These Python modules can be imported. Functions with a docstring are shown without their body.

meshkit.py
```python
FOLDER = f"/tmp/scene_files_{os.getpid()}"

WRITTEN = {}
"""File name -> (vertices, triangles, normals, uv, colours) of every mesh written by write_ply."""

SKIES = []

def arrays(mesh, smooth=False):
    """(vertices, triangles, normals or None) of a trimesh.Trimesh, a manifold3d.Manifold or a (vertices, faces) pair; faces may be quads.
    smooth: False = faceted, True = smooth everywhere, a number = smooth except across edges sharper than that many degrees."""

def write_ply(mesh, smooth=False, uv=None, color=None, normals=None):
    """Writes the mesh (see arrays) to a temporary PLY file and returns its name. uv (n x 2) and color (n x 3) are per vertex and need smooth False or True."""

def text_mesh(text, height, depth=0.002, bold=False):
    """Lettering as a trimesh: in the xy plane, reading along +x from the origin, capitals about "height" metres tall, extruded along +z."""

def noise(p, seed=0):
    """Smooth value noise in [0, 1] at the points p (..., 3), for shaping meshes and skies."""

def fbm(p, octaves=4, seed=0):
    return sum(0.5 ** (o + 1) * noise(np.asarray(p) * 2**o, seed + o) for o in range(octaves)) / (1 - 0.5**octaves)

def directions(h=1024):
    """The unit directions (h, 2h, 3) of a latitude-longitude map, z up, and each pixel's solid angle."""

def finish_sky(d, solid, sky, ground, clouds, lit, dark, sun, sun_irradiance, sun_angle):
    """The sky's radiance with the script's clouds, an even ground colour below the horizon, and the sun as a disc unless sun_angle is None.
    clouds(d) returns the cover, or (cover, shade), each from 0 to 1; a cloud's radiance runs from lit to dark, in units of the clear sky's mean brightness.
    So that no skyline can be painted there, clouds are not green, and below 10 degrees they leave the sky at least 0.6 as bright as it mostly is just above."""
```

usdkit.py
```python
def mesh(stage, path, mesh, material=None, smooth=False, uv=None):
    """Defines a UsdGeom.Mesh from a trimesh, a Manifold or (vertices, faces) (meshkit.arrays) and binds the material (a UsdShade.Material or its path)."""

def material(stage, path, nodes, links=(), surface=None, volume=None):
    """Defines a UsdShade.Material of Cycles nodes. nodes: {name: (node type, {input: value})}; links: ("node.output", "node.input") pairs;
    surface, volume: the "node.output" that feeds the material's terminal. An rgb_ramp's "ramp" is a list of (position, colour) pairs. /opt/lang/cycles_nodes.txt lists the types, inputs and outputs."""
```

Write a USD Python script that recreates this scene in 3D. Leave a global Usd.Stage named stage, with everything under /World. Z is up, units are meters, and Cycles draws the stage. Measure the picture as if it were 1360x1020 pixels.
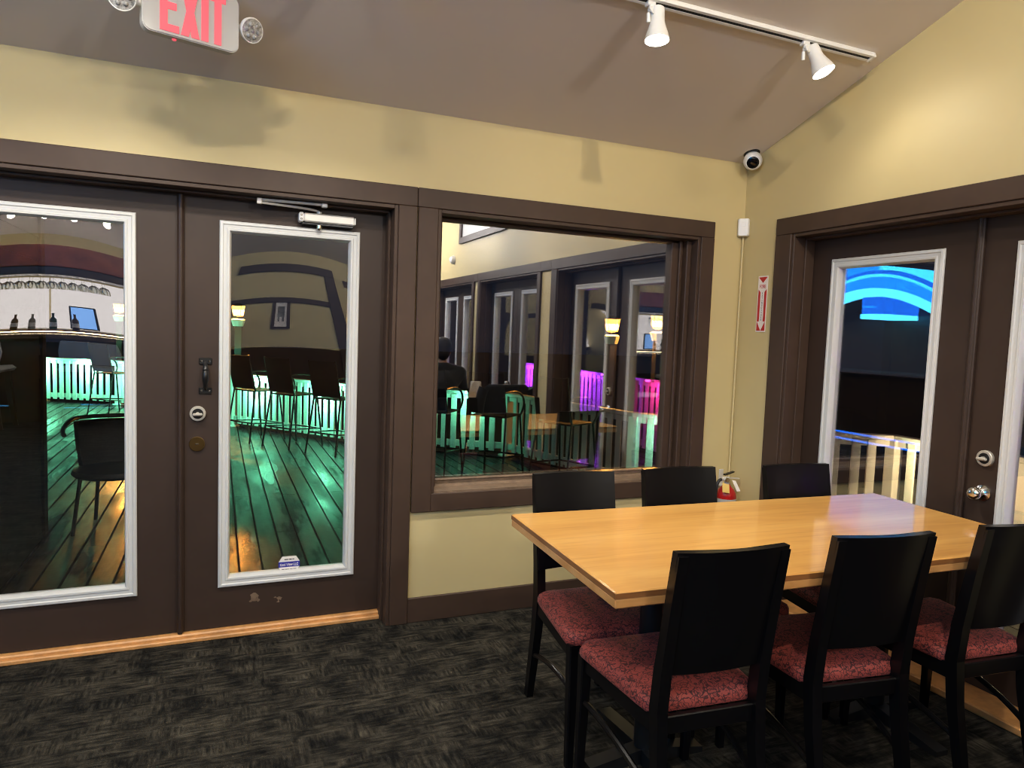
import math, random
import numpy as np, trimesh
import shapely.geometry as sg
from shapely.ops import unary_union
import manifold3d as m3
import usdkit, meshkit
from pxr import Usd, UsdGeom, UsdLux, UsdShade, Gf, Sdf

stage = Usd.Stage.CreateInMemory()
UsdGeom.SetStageUpAxis(stage, 'Z'); UsdGeom.SetStageMetersPerUnit(stage, 1.0)
UsdGeom.Xform.Define(stage, '/World')
random.seed(7); RNG = np.random.default_rng(7)

# ------------------------------------------------------------------ camera, night sky, exposure
YAW, PITCH, ROLL = 0.4001258, -0.0742450, 0.0365863
CAM = np.array([-2.8218721, -3.2871957, 1.4554050]); FOCAL_PX = 926.915
fw = np.array([math.sin(YAW) * math.cos(PITCH), math.cos(YAW) * math.cos(PITCH), math.sin(PITCH)])
rt = np.array([math.cos(YAW), -math.sin(YAW), 0.0]); up = np.cross(rt, fw)
rt2 = rt * math.cos(ROLL) + up * math.sin(ROLL); up2 = -rt * math.sin(ROLL) + up * math.cos(ROLL)
cam = UsdGeom.Camera.Define(stage, '/World/camera')
cam.AddTransformOp().Set(Gf.Matrix4d(*rt2, 0, *up2, 0, *(-fw), 0, *CAM, 1))
cam.CreateHorizontalApertureAttr(36.0); cam.CreateVerticalApertureAttr(27.0)
cam.CreateFocalLengthAttr(36.0 * FOCAL_PX / 1360.0)
cam.CreateClippingRangeAttr(Gf.Vec2f(0.03, 200))
cam.CreateExposureAttr(1.1)
dome = UsdLux.DomeLight.Define(stage, '/World/night_sky')
dome.CreateColorAttr(Gf.Vec3f(0.35, 0.45, 0.8)); dome.CreateIntensityAttr(0.004)

WARM = (1.0, 0.93, 0.82); COOL = (1.0, 0.97, 0.95)
SPOT = 9.0          # strength of one track lamp
FILL_GLOBE = 15.0  # strength of the added fill globes
BLUE_E, GREEN_L, PURPLE_L, AMBER_E = 4.2, 2.7, 4.2, 14.0; LEDK = 1.6

# ------------------------------------------------------------------ helpers
used = {}
def numbered(path):
    n = used.get(path, 0); used[path] = n + 1
    return path if n == 0 else f'{path}_{n:03d}'

def tagp(p, label=None, cat=None, group=None, kind=None):
    p = p.GetPrim() if hasattr(p, 'GetPrim') else p
    for k, v in (('label', label), ('category', cat), ('group', group), ('kind', kind)):
        if v: p.SetCustomDataByKey(k, v)
    return p

def thing(name, label, cat, loc=(0, 0, 0), rz=0, group=None, kind=None, matrix=None):
    x = UsdGeom.Xform.Define(stage, numbered('/World/' + name))
    if matrix is not None: x.AddTransformOp().Set(Gf.Matrix4d(*np.asarray(matrix, float).T.ravel()))
    elif any(loc) or rz:
        x.AddTranslateOp().Set(Gf.Vec3d(*map(float, loc)))
        if rz: x.AddRotateZOp().Set(float(rz))
    return tagp(x, label, cat, group, kind)

def obj(name, mesh, mat, parent=None, smooth=False, label=None):
    base = str(parent.GetPath()) if parent is not None else '/World'
    m = usdkit.mesh(stage, numbered(f'{base}/{name}'), mesh, mat, smooth=smooth)
    return tagp(m, label)

def dup(root, loc, rz, label, group=None):
    was = root.GetCustomData()
    r = UsdGeom.Xform.Define(stage, numbered('/World/' + root.GetName().rstrip('0123456789').rstrip('_')))
    p = r.GetPrim(); p.GetReferences().AddInternalReference(root.GetPath()); p.SetInstanceable(True)
    xf = UsdGeom.Xformable(p); xf.ClearXformOpOrder()
    t = p.GetAttribute('xformOp:translate'); 
    xf.SetXformOpOrder([])
    ops = []
    o = xf.AddTranslateOp(); o.Set(Gf.Vec3d(*map(float, loc))); ops.append(o)
    o = xf.AddRotateZOp(); o.Set(float(rz)); ops.append(o)
    xf.SetXformOpOrder(ops)
    return tagp(p, label, was['category'], group or was.get('group'))

def cat(*ms):
    out = []
    for m in ms: out += list(m) if isinstance(m, (list, tuple)) else [m]
    return trimesh.util.concatenate(out)

def box(x0, x1, y0, y1, z0, z1, c=0.0):
    lo, hi = np.minimum([x0, y0, z0], [x1, y1, z1]), np.maximum([x0, y0, z0], [x1, y1, z1])
    if c <= 0:
        b = trimesh.creation.box(hi - lo); b.apply_translation((lo + hi) / 2); return b
    h = (hi - lo) / 2; c = min(c, h.min() * 0.95); P = []
    for s in np.ndindex(2, 2, 2):
        s = np.array(s) * 2 - 1
        for k in range(3):
            q = h - c; q[k] = h[k]; P.append(s * q)
    b = trimesh.convex.convex_hull(np.array(P)); b.apply_translation((lo + hi) / 2); return b

def poly(shape, a, b, axis='z'):
    """Extrudes a shapely polygon from a to b. axis z: (x,y); y: polygon is (x,z); x: polygon is (y,z)."""
    gs = getattr(shape, 'geoms', [shape])
    m = cat([trimesh.creation.extrude_polygon(g, abs(b - a), engine='earcut') for g in gs])
    v = m.vertices.copy(); v[:, 2] += min(a, b)
    if axis == 'y': v = v[:, [0, 2, 1]]
    elif axis == 'x': v = v[:, [2, 0, 1]]
    m = trimesh.Trimesh(v, m.faces[:, ::-1] if axis == 'y' else m.faces, process=False)
    return m

def lathe(prof, n=32):
    return trimesh.creation.revolve(np.asarray(prof, float), sections=n)

def tube(pts, r, n=10, cap=True):
    P = np.asarray(pts, float); R = np.broadcast_to(np.asarray(r, float), (len(P),))
    T = np.gradient(P, axis=0); T /= np.linalg.norm(T, axis=1, keepdims=True)
    a = np.array([0, 0, 1.0]) if abs(T[0][2]) < 0.9 else np.array([1.0, 0, 0])
    V, prev = [], None
    for p, t, rr in zip(P, T, R):
        u = np.cross(a, t) if prev is None else prev - t * (prev @ t)
        u /= np.linalg.norm(u); prev = u; w = np.cross(t, u)
        th = np.arange(n) * 2 * np.pi / n
        V.append(p + rr * (np.cos(th)[:, None] * u + np.sin(th)[:, None] * w))
    V = np.vstack(V); F = []
    for i in range(len(P) - 1):
        for j in range(n):
            k = (j + 1) % n; A, B, C, D = i * n + j, i * n + k, (i + 1) * n + k, (i + 1) * n + j
            F += [(A, B, C), (A, C, D)]
    if cap:
        V = np.vstack([V, P[0], P[-1]]); e = len(V)
        for j in range(n):
            k = (j + 1) % n; F += [(e - 2, k, j), (e - 1, (len(P) - 1) * n + j, (len(P) - 1) * n + k)]
    return trimesh.Trimesh(V, F, process=False)

def bez(P, n=14):
    P = np.asarray(P, float); t = np.linspace(0, 1, n)[:, None]
    if len(P) == 3: return (1 - t) ** 2 * P[0] + 2 * t * (1 - t) * P[1] + t * t * P[2]
    return (1 - t) ** 3 * P[0] + 3 * t * (1 - t) ** 2 * P[1] + 3 * t * t * (1 - t) * P[2] + t ** 3 * P[3]

def sgnpow(x, e=0.45): return math.copysign(abs(x) ** e, x)
def hull(pts): return trimesh.convex.convex_hull(np.asarray(pts, float))

def loft(secs):
    """Skin between equal-size closed sections, capped."""
    S = np.asarray(secs, float); k, n = S.shape[:2]; V = S.reshape(-1, 3); F = []
    for i in range(k - 1):
        for j in range(n):
            q = (j + 1) % n; A, B, C, D = i * n + j, i * n + q, (i + 1) * n + q, (i + 1) * n + j
            F += [(A, B, C), (A, C, D)]
    V = np.vstack([V, S[0].mean(0), S[-1].mean(0)]); e = len(V)
    for j in range(n):
        q = (j + 1) % n; F += [(e - 2, q, j), (e - 1, (k - 1) * n + j, (k - 1) * n + q)]
    m = trimesh.Trimesh(V, F, process=False); m.fix_normals(); return m

def taper_leg(p0, p1, a0, a1, c=0.004):
    """Square leg from p0 (top, half sizes a0) to p1 (bottom)."""
    s = []
    for p, (ax, ay) in ((p0, a0), (p1, a1)):
        s.append([(p[0] + sx * (ax - cx), p[1] + sy * (ay - cy), p[2]) for sx, sy, cx, cy in
                  ((-1, -1, c, 0), (1, -1, c, 0), (1, -1, 0, c), (1, 1, 0, c), (1, 1, c, 0), (-1, 1, c, 0), (-1, 1, 0, c), (-1, -1, 0, c))])
    return loft(s)

def move(m, t=(0, 0, 0), rot=None):
    m = m.copy()
    if rot is not None: m.apply_transform(trimesh.transformations.rotation_matrix(rot[0], rot[1]))
    m.apply_translation(t); return m

def align(axis):
    """4x4 turning local -z to the given direction."""
    z = -np.asarray(axis, float); z /= np.linalg.norm(z)
    x = np.cross((0, 1, 0), z); x /= np.linalg.norm(x); y = np.cross(z, x)
    M = np.eye(4); M[:3, 0], M[:3, 1], M[:3, 2] = x, y, z; return M

WALLM = {'A': np.eye(4), 'B': trimesh.transformations.rotation_matrix(-math.pi / 2, (0, 0, 1))}
def on(wall, m):            # wall kit coordinates (u to the right, d outwards, z up) -> world
    m = m.copy(); m.apply_transform(WALLM[wall]); return m

# ------------------------------------------------------------------ materials
def mat(name, base, rough=0.5, metal=0.0, spec=0.5, var=None, bump=None, coat=0.0, coat_rough=0.05, emit=None, sheen=0.0, rvar=None):
    nodes = {'p': ('principled_bsdf', dict(base_color=base, roughness=rough, metallic=metal, specular_ior_level=spec, coat_weight=coat, coat_roughness=coat_rough, sheen_weight=sheen))}
    links = []
    if emit: nodes['p'][1].update(emission_color=emit[0], emission_strength=emit[1])
    if var or bump or rvar: nodes['tc'] = ('texture_coordinate', {})
    if var:
        sc, amt = var
        nodes['n'] = ('noise_texture', dict(scale=sc, detail=4, roughness=0.6))
        b = np.array(base)
        nodes['r'] = ('rgb_ramp', dict(ramp=[(0.3, tuple(b * (1 - amt))), (0.7, tuple(np.minimum(b * (1 + amt), 1)))]))
        links += [('tc.object', 'n.vector'), ('n.fac', 'r.fac'), ('r.color', 'p.base_color')]
    if bump:
        nodes['bn'] = ('noise_texture', dict(scale=bump[0], detail=3)); nodes['b'] = ('bump', dict(strength=bump[1], distance=bump[2] if len(bump) > 2 else 0.002))
        links += [('tc.object', 'bn.vector'), ('bn.fac', 'b.height'), ('b.normal', 'p.normal')]
    if rvar:
        nodes['rn'] = ('noise_texture', dict(scale=rvar[0], detail=4)); nodes['rm'] = ('map_range', dict(from_min=0.35, from_max=0.65, to_min=rvar[1], to_max=rvar[2], clamp=True))
        links += [('tc.object', 'rn.vector'), ('rn.fac', 'rm.value'), ('rm.result', 'p.roughness')]
    return usdkit.material(stage, '/World/Looks/' + name, nodes, links, surface='p.BSDF')

def glow(name, color, strength):
    return usdkit.material(stage, '/World/Looks/' + name, {'e': ('emission', dict(color=color, strength=strength))}, [], surface='e.emission')

def pane(name, fac, tint=(1, 1, 1)):
    return usdkit.material(stage, '/World/Looks/' + name, {
        't': ('transparent_bsdf', dict(color=tint)), 'g': ('glossy_bsdf', dict(color=(1, 1, 1), roughness=0.0, distribution='ggx')),
        'lw': ('layer_weight', dict(blend=0.5)), 'm': ('map_range', dict(from_min=0.0, from_max=1.0, to_min=fac, to_max=min(1, fac + 0.35), clamp=True)),
        'pw': ('math', dict(math_type='power', value2=4.0)),
        'x': ('mix_closure', {})},
        [('lw.facing', 'pw.value1'), ('pw.value', 'm.value'), ('m.result', 'x.fac'), ('t.BSDF', 'x.closure1'), ('g.BSDF', 'x.closure2')], surface='x.closure')

M = {}
M['wall'] = mat('wall_paint', (0.56, 0.455, 0.225), 0.55, var=(1.3, 0.03), bump=(260, 0.08))
M['ceiling'] = mat('ceiling_paint', (0.70, 0.63, 0.56), 0.7, var=(0.9, 0.03), bump=(180, 0.12))
M['brown'] = mat('brown_trim_paint', (0.056, 0.033, 0.022), 0.5, spec=0.3, var=(5, 0.12), bump=(70, 0.08))
M['brown_door'] = mat('brown_door_paint', (0.037, 0.0215, 0.0145), 0.5, spec=0.35, var=(4, 0.12), bump=(90, 0.06))
M['white'] = mat('white_frame_paint', (0.58, 0.58, 0.56), 0.35)
M['whiteplastic'] = mat('white_plastic', (0.78, 0.77, 0.74), 0.35)
M['black'] = mat('black_lacquer', (0.0035, 0.0033, 0.0038), 0.24, spec=0.32)
M['blackmetal'] = mat('black_metal', (0.01, 0.01, 0.01), 0.3)
M['chrome'] = mat('polished_steel', (0.75, 0.72, 0.66), 0.15, metal=1.0)
M['nickel'] = mat('satin_nickel', (0.62, 0.58, 0.5), 0.35, metal=0.55)
M['brass'] = mat('aged_brass', (0.35, 0.22, 0.08), 0.25, metal=1.0)
M['alu'] = mat('painted_aluminium', (0.62, 0.60, 0.55), 0.38, metal=0.25)
M['oak_th'] = mat('oak_threshold', (0.56, 0.27, 0.09), 0.4, var=(14, 0.25))
M['pale'] = mat('worn_sill_paint', (0.17, 0.115, 0.075), 0.35, var=(22, 0.3))
M['red'] = mat('red_enamel', (0.42, 0.012, 0.012), 0.25)
M['signred'] = mat('sign_red', (0.5, 0.02, 0.02), 0.4)
M['signwhite'] = mat('sign_white', (0.82, 0.76, 0.70), 0.4)
M['ink'] = mat('black_ink', (0.02, 0.02, 0.02), 0.5)
M['blueprint'] = mat('blue_print', (0.02, 0.02, 0.28), 0.4)
M['grey'] = mat('grey_label', (0.45, 0.44, 0.42), 0.5)
M['yellow'] = mat('yellow_tag', (0.75, 0.5, 0.12), 0.5)
M['cloth'] = mat('black_cloth', (0.012, 0.012, 0.014), 0.9, var=(30, 0.3), sheen=0.2)
M['paper'] = mat('paper_bag', (0.75, 0.66, 0.52), 0.8, var=(20, 0.08))
M['railwhite'] = mat('white_rail_paint', (0.72, 0.72, 0.68), 0.35)
M['sling'] = mat('dark_sling', (0.012, 0.014, 0.014), 0.6, var=(60, 0.3))
M['deckframe'] = mat('dark_post', (0.02, 0.018, 0.02), 0.5)
M['siding'] = mat('dark_siding', (0.012, 0.010, 0.008), 0.95, spec=0.05, var=(6, 0.2))
M['ground'] = mat('dark_ground', (0.02, 0.02, 0.018), 0.9)
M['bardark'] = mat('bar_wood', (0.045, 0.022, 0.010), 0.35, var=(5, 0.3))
M['barred'] = mat('red_stained_wood', (0.22, 0.05, 0.02), 0.4, var=(6, 0.3))
M['bartop'] = mat('bar_top', (0.10, 0.06, 0.035), 0.2, var=(9, 0.3))
M['glassware'] = usdkit.material(stage, '/World/Looks/glassware', {'g': ('glass_bsdf', dict(color=(0.97, 0.97, 0.95), roughness=0.02, IOR=1.45))}, [], surface='g.BSDF')
M['lens'] = glow('lamp_lens', (1.0, 0.93, 0.80), 30.0)
M['globe'] = glow('fill_globe_glow', (1.0, 0.95, 0.88), 4.0)
M['signface'] = mat('sign_face', (0.45, 0.44, 0.42), 0.4)
M['exitred'] = mat('exit_letters', (0.62, 0.06, 0.07), 0.4, emit=((1.0, 0.12, 0.16), 0.35))
M['amber'] = mat('amber_glass', (0.6, 0.25, 0.03), 0.3, emit=((1.0, 0.42, 0.06), AMBER_E * 0.25))
M['amberhot'] = glow('amber_lamp', (1.0, 0.50, 0.10), AMBER_E * 0.45)
M['blue1'] = glow('blue_panel', (0.008, 0.22, 1.0), BLUE_E * 1.0)
M['blue2'] = glow('blue_panel_bright', (0.06, 0.52, 1.0), BLUE_E * 1.6)
M['blue3'] = glow('blue_panel_deep', (0.008, 0.14, 0.85), BLUE_E * 0.75)
M['blue4'] = glow('blue_panel_pale', (0.04, 0.48, 1.0), BLUE_E * 1.35)
M['backlit'] = glow('bar_wall_glow', (1.0, 0.92, 0.88), 1.35)
M['backblue'] = glow('blue_screen', (0.25, 0.5, 1.0), 1.6)
M['cove'] = glow('cove_strip', (1.0, 0.93, 0.85), 14.0)
M['greenled'] = glow('green_led', (0.10, 1.0, 0.50), 12.0)
M['purpleled'] = glow('purple_led', (0.45, 0.05, 1.0), 10.0)
M['pinkled'] = glow('pink_led', (1.0, 0.03, 0.35), 10.0)
M['warmled'] = glow('warm_led', (1.0, 0.75, 0.4), 8.0)
M['skin'] = mat('skin', (0.48, 0.27, 0.18), 0.5)
M['hair'] = mat('dark_hair', (0.015, 0.01, 0.008), 0.5)
M['glass'] = pane('door_glass', 0.125)
M['glassB'] = pane('side_door_glass', 0.17)
M['glassW'] = pane('window_glass', 0.315)
M['acrylic'] = mat('clear_lamp_lens', (0.35, 0.34, 0.32), 0.15, var=(90, 0.6))

# carpet: woven charcoal pile, cross-hatched short strokes
M['carpet'] = usdkit.material(stage, '/World/Looks/carpet', {
    'tc': ('texture_coordinate', {}),
    'm1': ('mapping', dict(scale=(9, 62, 1))), 'm2': ('mapping', dict(scale=(75, 11, 1))), 'm3': ('mapping', dict(scale=(6.5, 12, 1))),
    'n1': ('noise_texture', dict(scale=1.0, detail=3, roughness=0.6)), 'n2': ('noise_texture', dict(scale=1.0, detail=3, roughness=0.6)),
    'nm': ('noise_texture', dict(scale=1.0, detail=1.0, roughness=0.5)), 'nb': ('noise_texture', dict(scale=7.0, detail=4, roughness=0.65)),
    'step': ('rgb_ramp', dict(ramp=[(0.47, (0, 0, 0)), (0.60, (1, 1, 1))])),
    'mx': ('mix', dict(mix_type='mix')), 'r': ('rgb_ramp', dict(ramp=[(0.34, (0.009, 0.0095, 0.009)), (0.45, (0.020, 0.019, 0.0165)), (0.57, (0.038, 0.0355, 0.030)), (0.72, (0.062, 0.058, 0.048))])),
    'vr': ('rgb_ramp', dict(ramp=[(0.36, (0.30, 0.31, 0.33)), (0.62, (1.45, 1.36, 1.2))])), 'mul': ('mix', dict(mix_type='multiply', fac=1.0)),
    'bn': ('noise_texture', dict(scale=330, detail=2)), 'b': ('bump', dict(strength=0.6, distance=0.006)),
    'p': ('principled_bsdf', dict(roughness=0.95, specular_ior_level=0.1))},
    [('tc.object', 'm1.vector'), ('tc.object', 'm2.vector'), ('tc.object', 'm3.vector'), ('m1.vector', 'n1.vector'), ('m2.vector', 'n2.vector'), ('m3.vector', 'nm.vector'),
     ('nm.fac', 'step.fac'), ('step.color', 'mx.fac'), ('n1.fac', 'mx.color1'), ('n2.fac', 'mx.color2'), ('mx.color', 'r.fac'),
     ('tc.object', 'nb.vector'), ('nb.fac', 'vr.fac'), ('r.color', 'mul.color1'), ('vr.color', 'mul.color2'), ('mul.color', 'p.base_color'),
     ('tc.object', 'bn.vector'), ('bn.fac', 'b.height'), ('b.normal', 'p.normal')], surface='p.BSDF')

def wood(name, a, b, c, rough, coat, sc=(0.9, 9, 14)):
    return usdkit.material(stage, '/World/Looks/' + name, {
        'tc': ('texture_coordinate', {}), 'm': ('mapping', dict(scale=sc)), 'n': ('noise_texture', dict(scale=1.0, detail=5, roughness=0.62, distortion=0.5)),
        'r': ('rgb_ramp', dict(ramp=[(0.3, a), (0.5, b), (0.72, c)])),
        'm2': ('mapping', dict(scale=(sc[0] * 5, sc[1] * 9, sc[2] * 9))), 'n2': ('noise_texture', dict(scale=1.0, detail=2)),
        'r2': ('rgb_ramp', dict(ramp=[(0.3, (0.72, 0.66, 0.6)), (0.42, (1, 1, 1))])), 'mul': ('mix', dict(mix_type='multiply', fac=0.35)),
        'p': ('principled_bsdf', dict(roughness=rough, coat_weight=coat, coat_roughness=0.09))},
        [('tc.object', 'm.vector'), ('m.vector', 'n.vector'), ('n.fac', 'r.fac'), ('tc.object', 'm2.vector'), ('m2.vector', 'n2.vector'), ('n2.fac', 'r2.fac'),
         ('r.color', 'mul.color1'), ('r2.color', 'mul.color2'), ('mul.color', 'p.base_color')], surface='p.BSDF')
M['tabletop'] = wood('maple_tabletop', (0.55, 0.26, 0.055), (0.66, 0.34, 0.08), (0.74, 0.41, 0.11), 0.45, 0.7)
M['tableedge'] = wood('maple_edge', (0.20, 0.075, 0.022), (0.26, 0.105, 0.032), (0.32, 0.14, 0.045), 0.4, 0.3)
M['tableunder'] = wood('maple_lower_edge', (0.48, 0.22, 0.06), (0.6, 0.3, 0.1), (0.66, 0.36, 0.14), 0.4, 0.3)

# red upholstery with a dark scrolling vine
M['fabric'] = usdkit.material(stage, '/World/Looks/red_vine_fabric', {
    'tc': ('texture_coordinate', {}), 'd': ('noise_texture', dict(scale=38, detail=1)), 'ds': ('vector_math', dict(math_type='multiply_add', vector2=(0.075, 0.075, 0.02))),
    'v': ('voronoi_texture', dict(dimensions='3D', feature='distance_to_edge', scale=52, randomness=1.0)),
    'v2': ('voronoi_texture', dict(dimensions='3D', feature='f1', scale=75, randomness=1.0)),
    'r': ('rgb_ramp', dict(ramp=[(0.045, (0.045, 0.006, 0.006)), (0.10, (0.29, 0.048, 0.036))])),
    'r2': ('rgb_ramp', dict(ramp=[(0.2, (0.30, 0.28, 0.28)), (0.3, (1, 1, 1))])), 'mul': ('mix', dict(mix_type='multiply', fac=0.75)),
    'bn': ('noise_texture', dict(scale=600, detail=1)), 'b': ('bump', dict(strength=0.25, distance=0.002)),
    'p': ('principled_bsdf', dict(roughness=0.7, sheen_weight=0.1, sheen_tint=(1, 0.5, 0.45)))},
    [('tc.object', 'd.vector'), ('d.color', 'ds.vector1'), ('tc.object', 'ds.vector3'), ('ds.vector', 'v.vector'), ('ds.vector', 'v2.vector'), ('v.distance', 'r.fac'), ('v2.distance', 'r2.fac'),
     ('r.color', 'mul.color1'), ('r2.color', 'mul.color2'), ('mul.color', 'p.base_color'), ('tc.object', 'bn.vector'), ('bn.fac', 'b.height'), ('b.normal', 'p.normal')], surface='p.BSDF')

# wet deck boards
M['deck'] = [usdkit.material(stage, f'/World/Looks/wet_deck_{k}', {
    'tc': ('texture_coordinate', {}), 'm': ('mapping', dict(scale=(30, 2.5, 20))), 'n': ('noise_texture', dict(scale=1.0, detail=4)),
    'r': ('rgb_ramp', dict(ramp=[(0.3, tuple(np.array((0.007, 0.0063, 0.0055)) * s)), (0.7, tuple(np.array((0.024, 0.022, 0.018)) * s))])),
    'mr': ('mapping', dict(scale=(5, 0.9, 1))), 'n2': ('noise_texture', dict(scale=1.0, detail=4)), 'rm': ('map_range', dict(from_min=0.38, from_max=0.62, to_min=0.2, to_max=0.45, clamp=True)),
    'bn': ('noise_texture', dict(scale=28, detail=4)), 'b': ('bump', dict(strength=0.3, distance=0.004)),
    'p': ('principled_bsdf', dict(specular_ior_level=0.5))},
    [('tc.object', 'm.vector'), ('m.vector', 'n.vector'), ('n.fac', 'r.fac'), ('r.color', 'p.base_color'), ('tc.object', 'mr.vector'), ('mr.vector', 'n2.vector'), ('n2.fac', 'rm.value'), ('rm.result', 'p.roughness'),
     ('tc.object', 'bn.vector'), ('bn.fac', 'b.height'), ('b.normal', 'p.normal')], surface='p.BSDF') for k, s in enumerate((0.8, 1.0, 1.25))]

# ------------------------------------------------------------------ lights that belong to lamps
def sphere_light(path, pos, color, intensity, r=0.03):
    l = UsdLux.SphereLight.Define(stage, path); l.AddTranslateOp().Set(Gf.Vec3d(*map(float, pos)))
    l.CreateRadiusAttr(r); l.CreateColorAttr(Gf.Vec3f(*color)); l.CreateIntensityAttr(float(intensity)); l.CreateNormalizeAttr(True)
    return l

def spot_light(path, intensity, color=WARM, cone=60, soft=0.6, r=0.04, z=-0.175):
    l = sphere_light(path, (0, 0, z), color, intensity, r)
    s = UsdLux.ShapingAPI.Apply(l.GetPrim()); s.CreateShapingConeAngleAttr(float(cone)); s.CreateShapingConeSoftnessAttr(float(soft))
    return l

# ================================================================== THE SETTING
W, RY, XW, YS = 0.18, -4.2, -6.7, -8.4          # wall thickness, ridge, west wall, south wall
ZC = 2.4733; SL = 0.332
ceil_z = lambda y: ZC - SL * y if y > RY else ZC - SL * RY + SL * (y - RY) * 1.0
DH = 2.03
A_OP = (-3.91, -2.045)                            # door opening in wall A
A_WIN = (-1.852, -0.31, 0.646, DH)
B_OPS = [(0.392, 2.165), (2.58, 4.16), (4.43, 6.01)]   # in u = -y

wa = sg.box(XW - W, -0.12, W, ZC + 0.14) if False else sg.Polygon([(XW - W, -0.12), (W, -0.12), (W, ZC + 0.06), (XW - W, ZC + 0.06)])
wa = wa - sg.box(A_OP[0], -0.001, A_OP[1], DH) - sg.box(A_WIN[0], A_WIN[2], A_WIN[1], A_WIN[3])
o = obj('wall_north', poly(wa, 0, W, 'y'), M['wall']); tagp(o, 'olive tan painted wall with the double glazed doors and the large window', 'wall', kind='structure')
gable = sg.Polygon([(-W * 0, -0.12), (YS, -0.12), (YS, ceil_z(YS) + 0.05), (RY, ceil_z(RY) + 0.05), (0, ZC + 0.05)])
ge = gable
for a, b in B_OPS: ge = ge - sg.box(-b, -0.001, -a, DH)
o = obj('wall_east', poly(ge, 0, W, 'x'), M['wall']); tagp(o, 'tan side wall with sloping top and a row of glazed double doors', 'wall', kind='structure')
o = obj('wall_west', poly(gable, XW - W, XW, 'x'), M['wall']); tagp(o, 'tan wall at the far left end of the room behind the blue bar', 'wall', kind='structure')
o = obj('wall_south', box(XW - W, W, YS - W, YS, -0.12, ceil_z(YS) + 0.06), M['wall']); tagp(o, 'tan rear wall behind the camera with framed picture and bar', 'wall', kind='structure')
def ceil_poly(t0, t1):
    return sg.Polygon([(W, ceil_z(0) - SL * W + t0), (RY, ceil_z(RY) + t0), (YS - W, ceil_z(YS) - SL * W + t0), (YS - W, ceil_z(YS) - SL * W + t1), (RY, ceil_z(RY) + t1), (W, ceil_z(0) - SL * W + t1)])
o = obj('ceiling', poly(ceil_poly(0, 0.12), XW - W, W, 'x'), M['ceiling']); tagp(o, 'beige sloping ceiling that rises from the window wall', 'ceiling', kind='structure')
o = obj('floor', box(XW, 0.03, YS, 0.10, -0.12, 0.0), M['carpet']); tagp(o, 'charcoal carpet floor with a broken woven pattern', 'floor', kind='structure')

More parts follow.
